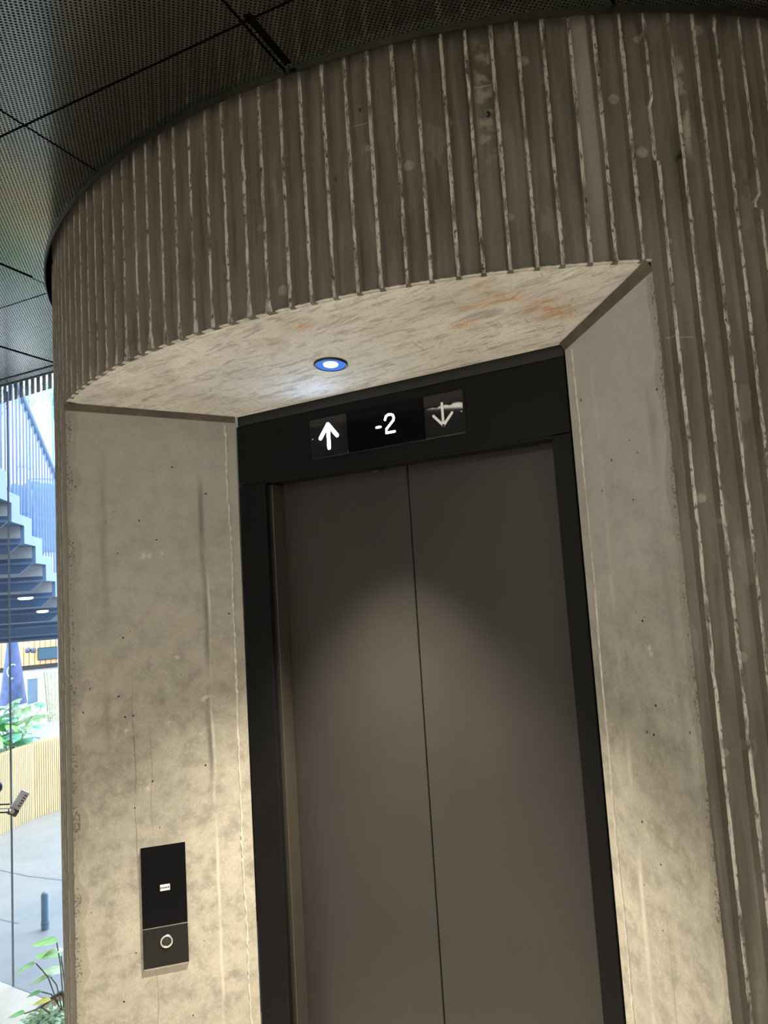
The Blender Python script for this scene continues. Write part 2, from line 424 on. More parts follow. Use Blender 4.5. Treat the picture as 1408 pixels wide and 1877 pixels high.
# ------------------------------------------------------------------ concrete core
core = empty('wall_front', (CX, CY, 0), kind='structure', label='round ribbed dark concrete lift core with a deep smooth-sided door opening', cat='wall')
def drum_patch(u0, u1, z0, z1, nu, nz, r=R):
    V = []; F = []; U = []
    for j in range(nz+1):
        z = z0+(z1-z0)*j/nz
        for i in range(nu+1):
            u = u0+(u1-u0)*i/nu; x, y = arc(u, r); V.append((x, y, z)); U.append((u, z))
    for j in range(nz):
        for i in range(nu):
            a = j*(nu+1)+i; F.append((a, a+1, a+nu+2, a+nu+1))
    return V, F, U
V, F, U = [], [], []
full = 2*PI*1.697
for (a, b, z0, z1, nu) in ((UL, UR, ZS, ZTOP, 44), (UR, UR+(full-(UR-UL)), 0, ZTOP, 170)):
    v, f, u = drum_patch(a, b, z0, z1, nu, 6)
    n = len(V); V += v; U += u; F += [tuple(i+n for i in q) for q in f]
child_of(mesh_obj('curved_face', V, F, M_DRUM, uvs=U, smooth=True), core)

def rib(u, z0, z1, dz, flare=0, cut=None, seed=0):
    """one cast rib: tapered bar on the curved face with a chipped arris"""
    rs = np.random.RandomState(seed); nz = max(2, int((z1-z0)/dz))
    wb, wt, dp = .0068, .0036, .0155
    drift = np.cumsum(rs.randn(nz+1))*.00004; drift -= drift.mean()
    nw = np.convolve(rs.randn(nz+9), np.ones(5)/5, 'same')[4:nz+5]
    chip = np.clip(np.convolve(rs.randn(nz+9), np.ones(3)/3, 'same')[4:nz+5]-.7, 0, 1.2)
    V = []; U = []; F = []; fm = []
    for j in range(nz+1):
        z = z0+(z1-z0)*j/nz; k = 0
        if flare: k = max(0, 1-(z-z0)/.05)*flare
        if cut and cut[0] < z < cut[1]: h = .002
        else: h = dp*(1-.22*chip[j]) + rs.randn()*.00025
        w = wt+nw[j]*.0008+k*.010; c = u+drift[j]
        for du, dr in ((-wb-abs(k)*.004, -.002), (-w+rs.randn()*.0002, h), (w+rs.randn()*.0005, h-rs.rand()*.0008), (wb+abs(k)*.016, -.002)):
            x, y = arc(c+du, R+dr); V.append((x, y, z)); U.append((c+du, z))
    for j in range(nz):
        for i in range(3):
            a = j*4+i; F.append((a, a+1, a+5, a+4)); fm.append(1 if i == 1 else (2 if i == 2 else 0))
    F.append((0, 3, 2, 1)); fm.append(0); F.append((nz*4, nz*4+1, nz*4+2, nz*4+3)); fm.append(0)
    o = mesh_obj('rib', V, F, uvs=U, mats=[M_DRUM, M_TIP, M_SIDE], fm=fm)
    return child_of(o, core)
k0 = -.0225
jit = {}
for k in range(-58, 70):
    u = k0 + k*PITCHU + (.0015*math.sin(k*2.7))
    inview = -1.0 < u < 1.45
    z0 = 0.0
    if UL-.004 < u < UR+.004: z0 = ZS-.001
    fl = 1.0 if -.36 < u < -.10 and k % 2 else (.4 if -.6 < u < .2 else 0)
    cut = (2.60, 2.72) if k == 20 else ((2.505, 2.53) if k == 24 else None)
    if u < -2.3 or u > 2.6: continue
    rib(u, z0, ZTOP if inview else ZC+.02, .011 if inview else .12, fl if z0 > 1 else 0, cut, k+200)

def reveal(O, I, side, mat):
    """splayed side of the opening: outer point O, inner point I"""
    O = Vector(O); I = Vector(I); L = (I-O).length; d = (I-O)/L; n = 10; zt0 = ZS-.020; zt1 = ZH-.017
    nrm = Vector((d.y, -d.x)) if side < 0 else Vector((-d.y, d.x))
    V = []; U = []; F = []; nz = 200
    rs = np.random.RandomState(5 if side < 0 else 6)
    for j in range(nz+1):
        for i in range(n+1):
            s = L*i/n; top = zt0+(zt1-zt0)*i/n; z = top*j/nz
            p = O+d*s
            if i == 0: p = p + d*(rs.rand()*.003)
            if i >= n-0: p = p
            V.append((p.x, p.y, z)); U.append((s, z))
    for j in range(nz):
        for i in range(n):
            a = j*(n+1)+i; q = (a, a+1, a+n+2, a+n+1); F.append(q if side < 0 else q[::-1])
    child_of(mesh_obj('reveal', V, F, mat, uvs=U), core)
    # rough arris lip between rib wall and reveal
    mb = MB()
    # mortar line near the door frame
    off = L-.034 if side > 0 else L-.030
    V = []; F = []; N = 220; z = 0
    for j in range(N+1):
        z = (zt1-.006)*j/N
        wob = .0022*math.sin(z*5.1+side)+.0012*math.sin(z*17)+rs.randn()*(.0004 if side > 0 else .0011)
        w = .0022+abs(rs.randn())*(.0006 if side > 0 else .0016); h = .0022+abs(rs.randn())*.0007
        if side > 0 and 1.75 < z < 2.0: h *= .25
        for e, hh in ((-w, -.001), (-w*.4, h), (w*.4, h), (w, -.001)):
            p = O+d*(off+wob+e)+nrm*hh; V.append((p.x, p.y, z))
    for j in range(N):
        for i in range(3):
            a = j*4+i; F.append((a, a+1, a+5, a+4))
    child_of(mesh_obj('mortar_line', V, F, M_BEAD), core)
    # splayed chamfer between reveal and soffit
    ch = .014
    V = []; F = []; N = 26
    for i in range(N+1):
        s = L*i/N; p = O+d*s; zt = zt0+(zt1-zt0)*i/N; zs = ZS+(ZH-ZS)*i/N
        q = p+nrm*ch
        V += [(p.x, p.y, zt), (p.x+nrm.x*ch*.45, p.y+nrm.y*ch*.45, zt+.010+rs.randn()*.0006), (q.x, q.y, zs-.0005)]
    for i in range(N):
        for k in range(2):
            a = i*3+k; F.append((a, a+3, a+4, a+1))
    child_of(mesh_obj('chamfer', V, F, M_CHAM), core)
reveal(LO, LI, -1, M_REVL); reveal(RO, RI, 1, M_REVR)
# soffit of the opening, ruled from the curved face in to the door head
NU, NV = 60, 12; V = []; F = []
hole = (-.984, -.207)
for j in range(NV+1):
    for i in range(NU+1):
        a = i/NU; o = arc(UL+(UR-UL)*a, 1.6945); b = (LI[0]+(RI[0]-LI[0])*a, LI[1]+(RI[1]-LI[1])*a)
        # soft rounded arris at the outer edge
        w = j/NV; z = ZS+(ZH-ZS)*w
        if j == 0: z += .004
        V.append((o[0]+(b[0]-o[0])*w, o[1]+(b[1]-o[1])*w, z))
for j in range(NV):
    for i in range(NU):
        a = j*(NU+1)+i; F.append((a, a+NU+1, a+NU+2, a+1))
child_of(mesh_obj('soffit', V, F, M_SOF), core)
# pale ragged arris where the ribbed face stops above the opening
rs = np.random.RandomState(3); V = []; F = []; N = 260
for i in range(N+1):
    u = UL+(UR-UL)*i/N; r = rs.rand()
    for dr, dz in ((.000, .004+r*.003), (.0045+r*.002, .0015), (.0040, -.0012), (-.004, -.0008)):
        x, y = arc(u, 1.6915+dr); V.append((x, y, ZS+.001+dz))
for i in range(N):
    for k in range(3):
        a = i*4+k; F.append((a, a+1, a+5, a+4))
child_of(mesh_obj('arris', V, F, M_BEAD), core)

# ------------------------------------------------------------------ lift door
door = empty('door_1', (-.9387, 0, 0), kind='structure', label='charcoal two-leaf centre-opening lift door in a black steel frame', cat='door')
def dpart(name, boxes, mat, c=.0015):
    mb = MB()
    for a, b in boxes: mb.bev(a, b, c)
    return child_of(mb.build(name, mat), door)
ZO = 2.133
dpart('door_panel', [((-1.43, .088, .012), (-.9405, .122, ZO+.05))], M_DOOR)
dpart('door_panel', [((-.9369, .088, .012), (-.455, .122, ZO+.05))], M_DOOR)
# rubber nosing seen in the gap between the leaves
dpart('seal', [((-.9400, .094, .012), (-.9374, .118, ZO+.05))], M_BLACK, .0003)
dpart('header_panel', [((-1.494, 0, ZO+.002), (-.441, .020, 2.322))], M_FRAME)
dpart('head_flashing', [((-1.494, .007, 2.324), (-.441, .020, 2.362))], M_BLACK)
dpart('lintel', [((-1.44, .022, ZO-.0015), (-.455, .086, ZO+.03))], M_FRAME)
dpart('lintel_lip', [((-1.389, .001, ZO-.004), (-.488, .0045, ZO+.0012))], M_FRAME, .0005)
dpart('frame_side', [((-1.494, 0, .002), (-1.391, .020, ZO))], M_FRAME)
dpart('frame_side', [((-.488, 0, .002), (-.441, .020, ZO))], M_FRAME)
dpart('jamb', [((-1.44, .034, .002), (-1.389, .087, ZO-.003))], M_JAMB)
dpart('jamb', [((-.488, .022, .002), (-.441, .087, ZO-.003))], M_JAMB)
dpart('shadow_gap', [((-1.46, .021, .002), (-1.399, .033, ZO-.003))], M_BLACK)
dpart('shaft_backing', [((-1.50, .125, 0), (-.435, .16, 2.37))], M_BLACK)
dpart('door_sill', [((-1.389, -.002, 0), (-.488, .086, .006))], M_STEELEDGE)
dpart('door_guide', [((-1.05, .07, ZO-.008), (-1.02, .085, ZO-.002))], M_BLACK)

# ------------------------------------------------------------------ position indicator over the door
ind = empty('floor_indicator', (-.955, 0, 2.1755), label='black indicator strip over the lift door reading -2 between two arrows', cat='display')
def ipart(name, a, b, mat, c=.001, parent=ind):
    return child_of(MB().bev(a, b, c).build(name, mat), parent)
ipart('backplate', (-1.2035, -.0035, 2.1755), (-.7105, -.0001, 2.2930), M_BLACK)
tl = ipart('up_tile', (-1.2030, -.0085, 2.1760), (-1.0735, -.0035, 2.2925), M_TILE)
mid = ipart('screen', (-1.0725, -.0085, 2.1760), (-.8265, -.0035, 2.2925), M_GLOSS)
tr = ipart('down_tile', (-.8255, -.0085, 2.1760), (-.7110, -.0035, 2.2925), M_TILE)
def stroke(mb, pts, w, y0, y1):
    """flat rounded stroke in the door plane"""
    for (x0, z0), (x1, z1) in zip(pts[:-1], pts[1:]):
        L = math.hypot(x1-x0, z1-z0); a = math.atan2(z1-z0, x1-x0); poly = []
        for k in range(7):
            t = a-PI/2+PI*k/6; poly.append((x1+math.cos(t)*w, z1+math.sin(t)*w))
        for k in range(7):
            t = a+PI/2+PI*k/6; poly.append((x0+math.cos(t)*w, z0+math.sin(t)*w))
        mb.prism(poly, y0, y1, lambda p, q, t: (p, t, q))
def glyph(name, strokes, w, mat, parent, y=-.0096):
    mb = MB()
    for i, s_ in enumerate(strokes): stroke(mb, s_, w, y-.00006*i, -.0080)
    o = mb.build(name, mat); o.parent = parent; return o
# the screen sits 8 mm proud, so symbols shift slightly; positions measured on the glass
SH = -.0005
g1 = glyph('arrow_symbol', [[(-1.1374, 2.2010), (-1.1374, 2.2700)], [(-1.1660, 2.2330), (-1.1374, 2.2700), (-1.1078, 2.2330)]], .0052, M_LED, tl)
g2 = glyph('arrow_symbol', [[(-.7704, 2.2640), (-.7704, 2.2045)], [(-.7975, 2.2345), (-.7704, 2.2045), (-.7430, 2.2345)]], .0036, M_WHITE, tr)
glyph('indicator_dot', [[(-1.1938, 2.2347), (-1.1936, 2.2347)]], .0017, M_WHITE, tl)
glyph('indicator_dot', [[(-.7162, 2.2331), (-.7160, 2.2331)]], .0017, M_WHITE, tr)
two = [(-.9462, 2.2500), (-.9425, 2.2590), (-.9360, 2.2625), (-.9270, 2.2625), (-.9205, 2.2590), (-.9180, 2.2510), (-.9205, 2.2440), (-.9330, 2.2330), (-.9430, 2.2240), (-.9440, 2.2130), (-.9180, 2.2130)]
glyph('floor_number', [[(-.9745, 2.2330), (-.9620, 2.2330)], two], .0030, M_DIGIT, mid)

# ------------------------------------------------------------------ call panel on the left reveal
s0, s1 = .0818*1.69, .1336*1.69      # distances along x from the inner edge
d45 = Vector((-1, -1, 0)).normalized(); n45 = Vector((1, -1, 0)).normalized()
O45 = Vector((LI[0], LI[1], 0))
def pp(s, z, h): return O45 + d45*s + n45*h + Vector((0, 0, z))
zt, zb, zmid = -.4214*1.69+1.8, -.6172*1.69+1.8, 0
zm = 1.8-1.69*.5535
ps0, ps1 = s0*math.sqrt(2), s1*math.sqrt(2)
pan = empty('call_panel', pp((ps0+ps1)/2, zb, 0), label='black lift call panel with a ring button on the left concrete reveal', cat='call panel')
# local frame matrix: x along the wall (towards the door), y out of the wall, z up
MP = Matrix(((-d45.x, n45.x, 0, 0), (-d45.y, n45.y, 0, 0), (0, 0, 1, 0), (0, 0, 0, 1)))
MP = Matrix.Translation(pp(0, 0, 0)) @ MP
wx0, wx1 = -ps1, -ps0
def cp(name, a, b, mat, c=.001):
    mb = MB().bev(a, b, c, MP); return child_of(mb.build(name, mat), pan)
cp('backplate', (wx0+.001, -.001, zb-.006), (wx1-.001, .0050, zt-.001), M_STEELEDGE)
cp('glass_cover', (wx0, .0050, zm+.0008), (wx1, .0080, zt), M_GLOSS)
bp = cp('button_plate', (wx0, .0050, zb), (wx1, .0080, zm-.0008), simple('satin_black_plate', (.010, .0095, .009), .42, spec=.2))
cp('divider', (wx0+.001, .0050, zm-.0007), (wx1-.001, .0076, zm+.0007), M_STEELEDGE, .0002)
bc = (wx0+(wx1-wx0)*.52, .0080, 1.8-.6465*(1-.1065)*1.69)
MR = MP @ Matrix.Translation(bc) @ Matrix.Rotation(-PI/2, 4, 'X')
mb = MB().lathe([(.0128, -.001), (.0128, .0022), (.0138, .0034), (.0165, .0034), (.0178, .0022), (.0178, -.001)], n=40, M=MR)
child_of(mb.build('button_ring', M_CHROME, smooth=True), pan)
mb = MB().lathe([(.0126, -.001), (.0126, .0016), (.0115, .0024), (.0001, .0026)], n=32, M=MR)
child_of(mb.build('button', M_BLACK, smooth=True), pan)
sx = wx0+(wx1-wx0)*.52; sz = zm+(zt-zm)*.475
st = cp('sticker', (sx-.0135, .0080, sz-.0085), (sx+.0135, .0086, sz+.0085), M_PAPER, .0002)
# small illegible line of print on the sticker
mb = MB(); xx = sx-.0125
for w in (.0030, .0010, .0024, .0022, .0024, .0022, .0010, .0034):
    mb.box((xx, .0086, sz-.0026), (xx+w, .0089, sz+.0022), MP); xx += w+.0009
o = mb.build('print', M_INK); o.parent = st

# ------------------------------------------------------------------ soffit downlight
hx, hy = -.984, -.207
def soff_z(x, y): return ZH + (ZS-ZH)*min(1, (-y)/.51)
hz = soff_z(hx, hy)-.0015
dl = empty('downlight', (hx, hy, hz), label='small round downlight with a blue-rimmed white lens in the concrete soffit', cat='light')
M_BLUE = simple('blue_reflector', (.006, .02, .08), .5, 0, .1, 40, emit=(.08, .24, .80), estr=.55, spec=0)
M_LENS = simple('warm_lens', (1, 1, .95), .4, 0, 0, 5, emit=(1, .97, .86), estr=6)
tilt = Matrix.Rotation(-math.atan2(ZS-ZH, .51), 4, 'X')
def dlp(name, prof, mat, c=(hx, hy, hz)):
    mb = MB().lathe(prof, c, 40, M=tilt); return child_of(mb.build(name, mat, smooth=True), dl)
dlp('trim_ring', [(.0435, .004), (.0440, -.0035), (.0410, -.0050), (.0385, -.0040), (.0380, .002)], simple('gunmetal_rim', (.03, .035, .05), .35, .6))
dlp('reflector', [(.0380, -.0030), (.0300, -.0012), (.0190, -.0006)], M_BLUE)
dlp('lens', [(.0190, -.0010), (.0180, -.0030), (.0120, -.0048), (.0001, -.0054)], M_LENS)
light('SPOT', 'downlight_beam', (hx, hy, hz-.012), 400, (1, .88, .70), rot=(math.radians(-9), 0, 0), spot_size=math.radians(78), spot_blend=1.0, shadow_soft_size=.016)

# ------------------------------------------------------------------ ceiling
AX = math.radians(5.3); ca, sa = math.cos(AX), math.sin(AX)
MODU = .662
O_C = Vector((-1.45, .955-1.69+.0))           # a joint crossing
def uvw(i, j, du=0, dv=0):
    a = i*MODU+du-(.042 if i >= 1 else 0); b = j*MODU+dv; return (O_C.x+a*ca-b*sa, O_C.y+a*sa+b*ca)
RH = 1.728
ceil = empty('ceiling', (0, -1.5, ZC), kind='structure', label='black perforated metal panel ceiling cut in a curve around the core', cat='ceiling')
YE = .425                                     # the ceiling stops at the glass
def clip_poly(poly, f):
    out = []
    for i in range(len(poly)):
        p, q = poly[i], poly[(i+1) % len(poly)]; a, b = f(p), f(q)
        if a >= 0: out.append(p)
        if a*b < 0:
            t = a/(a-b); out.append((p[0]+(q[0]-p[0])*t, p[1]+(q[1]-p[1])*t))
    return out
import bmesh
def panel(i, j):
    g = .0032
    n = 22
    base = [uvw(i, j, g, g), uvw(i+1, j, -g, g), uvw(i+1, j, -g, MODU-g), uvw(i, j, g, MODU-g)]
    ex = O_C.x
    base = clip_poly(base, lambda p: (YE+.02*0 + (p[0]+3.0)*.07) - p[1] if p[0] < -1.1 else 1.0-p[1])
    if len(base) < 3: return
    rr = [math.hypot(p[0]-CX, p[1]-CY) for p in base]
    cc = (sum(p[0] for p in base)/len(base), sum(p[1] for p in base)/len(base))
    if max(rr) < RH: return
    near = math.hypot(cc[0]-CX, cc[1]-CY) < RH+1.0
    polys = [base]
    if near:
        bm = bmesh.new(); f = bm.faces.new([bm.verts.new((p[0], p[1], 0)) for p in base]); 
        # cut away the round opening with its tangent facets
        N = 128; dead = []
        res = bm
        # subdivide then snap: robust and simple
        bmesh.ops.triangulate(bm, faces=bm.faces[:])
        bmesh.ops.subdivide_edges(bm, edges=bm.edges[:], cuts=23, use_grid_fill=True)
        kill = [v for v in bm.verts if math.hypot(v.co.x-CX, v.co.y-CY) < RH-.0001]
        for v in kill:
            pass
        inside = set(v for v in bm.verts if math.hypot(v.co.x-CX, v.co.y-CY) < RH)
        fk = [f for f in bm.faces if all(v in inside for v in f.verts)]
        bmesh.ops.delete(bm, geom=fk, context='FACES')
        for v in bm.verts:
            d = math.hypot(v.co.x-CX, v.co.y-CY)
            if d < RH:
                v.co.x = CX+(v.co.x-CX)*RH/d; v.co.y = CY+(v.co.y-CY)*RH/d
        for v in [v for v in bm.verts if not v.link_faces]: bm.verts.remove(v)
        if not bm.faces: bm.free(); return
        r = bmesh.ops.extrude_face_region(bm, geom=bm.faces[:])
        for v in [e for e in r['geom'] if isinstance(e, bmesh.types.BMVert)]: v.co.z += .012
        bmesh.ops.recalc_face_normals(bm, faces=bm.faces[:])
        me = bpy.data.meshes.new('ceiling_panel'); bm.to_mesh(me); bm.free()
        me.materials.append(M_PERF); o = bpy.data.objects.new('ceiling_panel', me); COL.objects.link(o); o.location = (0, 0, ZC)
    else:
        mb = MB(); mb.prism(base[::-1], 0, .012, lambda a, b, t: (a, b, t)); o = mb.build('ceiling_panel', M_PERF); o.location = (0, 0, ZC)
    child_of(o, ceil)
for i in range(-10, 10):
    for j in range(-7, 4):
        panel(i, j)
# raised edge flanges of a few panels (the pale cross joints)
def flange(p0, p1, w=.0035):
    p0 = Vector(p0); p1 = Vector(p1); d = (p1-p0).normalized(); n = Vector((-d.y, d.x))*w
    mb = MB(); q = [p0-n, p1-n, p1+n, p0+n]
    mb.prism([(a.x, a.y) for a in q], ZC-.004, ZC-.0002, lambda a, b, t: (a, b, t))
    child_of(mb.build('panel_flange', M_TRIM), ceil)
flange(uvw(-1, 0, .004, .02), uvw(-1, 0, .004, .55)); flange(uvw(-2, 1, -.004, .05), uvw(-2, 1, -.004, MODU-.03))
# curved trim that edges the opening in the ceiling
V = []; F = []; N = 200
for k in range(N+1):
    t = -PI*.95+2*PI*.95*k/N
    for r, z in ((RH-.0035, ZC+.03), (RH-.0035, ZC-.0150), (RH+.0012, ZC-.0165), (RH+.0012, ZC+.001)):
        V.append((CX+r*math.sin(t), CY-r*math.cos(t), z))
for k in range(N):
    for i in range(3):
        a = k*4+i; F.append((a, a+4, a+5, a+1))
child_of(mesh_obj('curved_trim', V, F, M_TRIM, smooth=False), ceil)
# two thin shadow-line trims along the glass
for dy in (-.075, -.008):
    mb = MB(); mb.box((-9, YE+dy-.42, ZC-.005), (-2.66, YE+dy-.42+.008, ZC-.0004)) if False else None
def edge_line(off, w, mat, name, dz=.003):
    y = lambda x: YE+(x+3.0)*.07-off
    mb = MB(); poly = [(-8.9, y(-8.9)), (-2.60, y(-2.60)), (-2.60, y(-2.60)+w), (-8.9, y(-8.9)+w)]
    mb.prism(poly, ZC-dz, ZC-.0002, lambda a, b, t: (a, b, t)); child_of(mb.build(name, mat), ceil)
edge_line(.075, .010, M_BLACK, 'edge_channel'); edge_line(.012, .014, M_BLACK, 'edge_channel')
# slab above, black inside the void
slab = MB(); slab.box((-9.1, -6.1, 3.03), (5.1, .62, 3.25)); slab.box((-2.2, .62, 3.03), (5.1, 3.2, 3.25))
o = slab.build('trim_1', M_VOID); tag(o, 'black slab above the ceiling panels', 'slab', kind='structure')

# slot in the ceiling
child_of(MB().box((-.008, -.075, 0), (.008, .075, .001), Matrix.Translation((-.82, -.615, ZC-.0012)) @ Matrix.Rotation(.10, 4, 'Z')).build('slot', M_VOID), ceil)

# ------------------------------------------------------------------ lobby shell
def struct(name, a, b, mat, label):
    o = MB().box(a, b).build(name, mat); tag(o, label, kind='structure'); return o
tag(MB().box((-9, -6, -.10), (5, .465, 0)).box((-2.2, .465, -.10), (5, 3.1, 0)).build('floor', M_FLOORIN), 'warm grey stone lobby floor', kind='structure')
struct('wall_back', (-9.1, -6.15, 0), (5.1, -6, 3.03), M_PLASTER, 'plain plaster wall behind the viewer')
struct('wall_right', (5, -6, 0), (5.15, 3.1, 3.03), M_PLASTER, 'plain plaster wall of the lobby')
struct('wall_left', (-9.15, -6, 0), (-9, .30, 3.03), M_PLASTER, 'plain plaster wall at the far side of the lobby')
struct('wall_rear', (.45, 1.35, 0), (5.0, 1.45, 3.03), M_PLASTER, 'plain plaster wall beyond the lift core')

# linear ceiling light reflected in the down-arrow tile
ll = MB().bev((-.13, -.0055, -.015), (.13, .0055, .015), .002, Matrix.Translation((-1.846, -2.365, ZC-.016)) @ Matrix.Rotation(math.atan2(-.15, .212), 4, 'Z')).build('linear_light', simple('linear_light_diffuser', (1, .95, .85), .5, 0, 0, 5, emit=(1, .90, .72), estr=8))
tag(ll, 'short warm linear light fixed to the perforated ceiling', 'light')

# ------------------------------------------------------------------ glass front towards the atrium
YG = .46
def m_glass():
    t = NT('clear_glass'); nt = t.t
    tr_ = t.n('ShaderNodeBsdfTransparent'); tr_.inputs[0].default_value = (.93, .97, 1, 1)
    gl = t.n('ShaderNodeBsdfGlossy'); gl.inputs['Roughness'].default_value = .01; gl.inputs[0].default_value = (1, 1, 1, 1)
    fr = t.n('ShaderNodeFresnel'); fr.inputs[0].default_value = 1.45
    ge = t.n('ShaderNodeNewGeometry'); fac = t.mt('MULTIPLY', fr.outputs[0], t.mt('SUBTRACT', 1.0, ge.outputs['Backfacing']))
    mx = t.n('ShaderNodeMixShader'); t.l(fac, mx.inputs[0]); t.l(tr_.outputs[0], mx.inputs[1]); t.l(gl.outputs[0], mx.inputs[2])
    t.l(mx.outputs[0], t.out.inputs[0]); return t.m
M_GLASS = m_glass()
win = empty('window_1', (-4, YG, 0), kind='structure', label='frameless glass front between the lobby and the bright atrium', cat='window')
def gx(px):
    v = rt*((px-704)/FPX) - up*((1600-938.5)/FPX) + fw; return v.x*((YG-EYE[1])/v.y)
xj = gx(20)
edges = [-9.0, -7.2, -5.2, xj, -2.66]
for a, b in zip(edges[:-1], edges[1:]):
    child_of(MB().box((a+.0022, YG, .0), (b-.0022, YG+.012, ZC+.02)).build('pane', M_GLASS), win)
for x in edges[1:-1]:
    child_of(MB().box((x-.0009, YG+.001, 0), (x+.0009, YG+.011, ZC)).build('joint_seal', simple('seal_grey', (.16, .18, .21), .6)), win)
# pale louvre slats fixed outside above the glass
lv = empty('slatted_pelmet', (-3.2, .60, ZC-.05), label='row of short grey slats running along the top of the glass front', cat='louvre')
M_SLAT = simple('grey_slat_paint', (.36, .37, .40), .7); M_SLATB = simple('grey_slat_backing', (.20, .21, .23), .7)
x = -3.9
while x < -2.67:
    child_of(MB().bev((x, .49, ZC-.042), (x+.026, .496, 3.03), .001).build('slat', M_SLAT), lv); x += .047

# ------------------------------------------------------------------ atrium
M_ATF = None
def m_atfloor():
    t = NT('polished_atrium_floor'); p = t.obj(); n = t.noise(t.scl(p, (1, 1, 1)), 1.6, 6, .6, 1.2); f = t.noise(p, 14, 5, .7, 1.5)
    c = t.ramp(n, [(.35, (.27, .30, .34)), (.65, (.34, .355, .375))])
    t.col(t.mix(t.ramp(f, [(.55, 0.0), (.75, .35)]), c, (.50, .49, .47))); t.set(.22, 0, .5); t.bump(f, .15, .002); return t.m
atf = MB().box((-40, .466, -.10), (-2.201, 34, 0)).box((-2.201, 3.101, -.10), (4, 34, 0)); 
o = mesh_obj('trim_2', atf.v, atf.f, m_atfloor()); tag(o, 'pale polished floor of the atrium beyond the glass', kind='structure')
FLR = .0
M_BLUEC = simple('haze_blue_steel', (.10, .165, .29), .6, 0, .08, 3)  # blue haze of the overbright atrium put into the stair colours
M_TREAD = simple('dark_tread_underside', (.045, .10, .20), .5, 0, .15, 4)
M_RISER = simple('grey_riser', (.36, .38, .42), .6, 0, .1, 5)
M_RAIL = simple('haze_blue_rail_steel', (.10, .16, .27), .5, 0, .06, 9)
# --- stair: rises towards the viewer, seen from below and behind
P1 = at(13, 922, 6.1); P6 = at(111, 1094, 7.75)
step = (P6-P1)/5.0
hd = Vector((step.x, step.y, 0)); run = hd.length; hdn = hd.normalized(); rise = -step.z
lat = Vector((hdn.y, -hdn.x, 0))
if lat.dot(Vector((.545, .838, 0))) > 0: lat = -lat          # towards the left of the view
stair = empty('staircase', on_floor(60, 1300), label='steel staircase coloured with blue haze, seen from underneath through the glass', cat='stairs')
def stp(mb, name, mat, parent=stair):
    return child_of(mb.build(name, mat), parent)
WID = 2.6
def q3(s, w, z): return Vector((P1.x, P1.y, 0)) + hdn*s + lat*w + Vector((0, 0, z))
for k in range(-3, 9):
    z = P1.z - rise*k; s1_ = run*k; s = s1_-run       # this level spans s .. s1_
    mb = MB(); mb.prism([(s, z), (s1_+.02, z), (s1_+.02, z+.045), (s, z+.045)], 0, WID, lambda a, b, t: tuple(q3(a, t, b)))
    stp(mb, 'tread', M_TREAD)
    mb = MB(); mb.prism([(s, z+.045), (s+.024, z+.045), (s+.024, z+rise), (s, z+rise)], 0, WID, lambda a, b, t: tuple(q3(a, t, b)))
    stp(mb, 'riser', M_RISER)
    mb = MB(); mb.prism([(s-.010, z-.008), (s+.004, z-.008), (s+.004, z+.014), (s-.010, z+.014)], 0, WID, lambda a, b, t: tuple(q3(a, t, b)))
    stp(mb, 'nosing', M_RAIL)
    if k < 8:
        mb = MB(); V = [(0.0, z), (WID, z), (WID, z-rise*.56), (.10, z-rise*.56)]
        mb.prism(V, s+.002, s+.022, lambda a, b, t: tuple(q3(t, a, b))); stp(mb, 'apron', M_TREAD)
# stringer: zig-zag plate on the right-hand side
mb = MB()
def upper(k): return P1.z-rise*k-rise*.45
for k in range(-3, 8):
    zl = P1.z-rise*(k+1)
    for a, b, zu in ((k, k+.65, upper(k-1)), (k+.65, k+1, upper(k))):
        mb.prism([(run*a, zl), (run*b, zl), (run*b, zu), (run*a, zu)], -.03, -.001, lambda p, q, t: tuple(q3(p, t, q)))
stp(mb, 'stringer', M_BLUEC)
# balusters and handrail
for i in range(36):
    f = -2.3+i*.29; s = run*f; k = math.floor(f-.65)
    zb_ = upper(k)-.01; zt_ = P1.z-rise*f+1.06
    stp(MB().tube([q3(s, -.016, zb_), q3(s, -.016, zt_)], .0085, 6), 'baluster', M_RAIL)
stp(MB().tube([q3(run*-2.6, -.016, P1.z+rise*2.6+1.09), q3(run*8.2, -.016, P1.z-rise*8.2+1.09)], .030, 10), 'handrail', M_RAIL)
# second, far railing of the flight above, mostly pale
# glowing discs added under the stair for white oval reflections
M_OVAL = simple('white_reflection_glow', (1, 1, 1), .5, 0, 0, 5, emit=(1, .99, .95), estr=3)
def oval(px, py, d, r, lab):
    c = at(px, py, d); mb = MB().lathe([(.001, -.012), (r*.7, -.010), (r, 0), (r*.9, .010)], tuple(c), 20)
    o = mb.build('reflection_disc', M_OVAL, smooth=True); child_of(o, stair); return o
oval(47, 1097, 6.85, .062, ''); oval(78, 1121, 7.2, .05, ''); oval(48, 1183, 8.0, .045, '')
# --- raised landing behind the stair where the people stand
LZ = 1.86
lc = at(60, 1100, 9.2)
rr_ = Vector((.545, .838, 0)); ff_ = Vector((-.838, .545, 0))
MLd = Matrix(((rr_.x, ff_.x, 0, lc.x), (rr_.y, ff_.y, 0, lc.y), (0, 0, 1, LZ), (0, 0, 0, 1)))
o = MB().box((-2.2, -.7, -.16), (.65, 1.6, 0), MLd).build('trim_3', simple('landing_slab', (.30, .38, .5), .7)); tag(o, 'pale landing slab behind the stair', kind='structure')
o = MB().box((-1.9, 1.2, -LZ), (-1.7, 1.4, -.16), MLd).box((.30, 1.2, -LZ), (.50, 1.4, -.16), MLd).build('trim_4', simple('landing_post', (.3, .36, .45), .7)); tag(o, 'posts that carry the landing behind the stair', kind='structure')

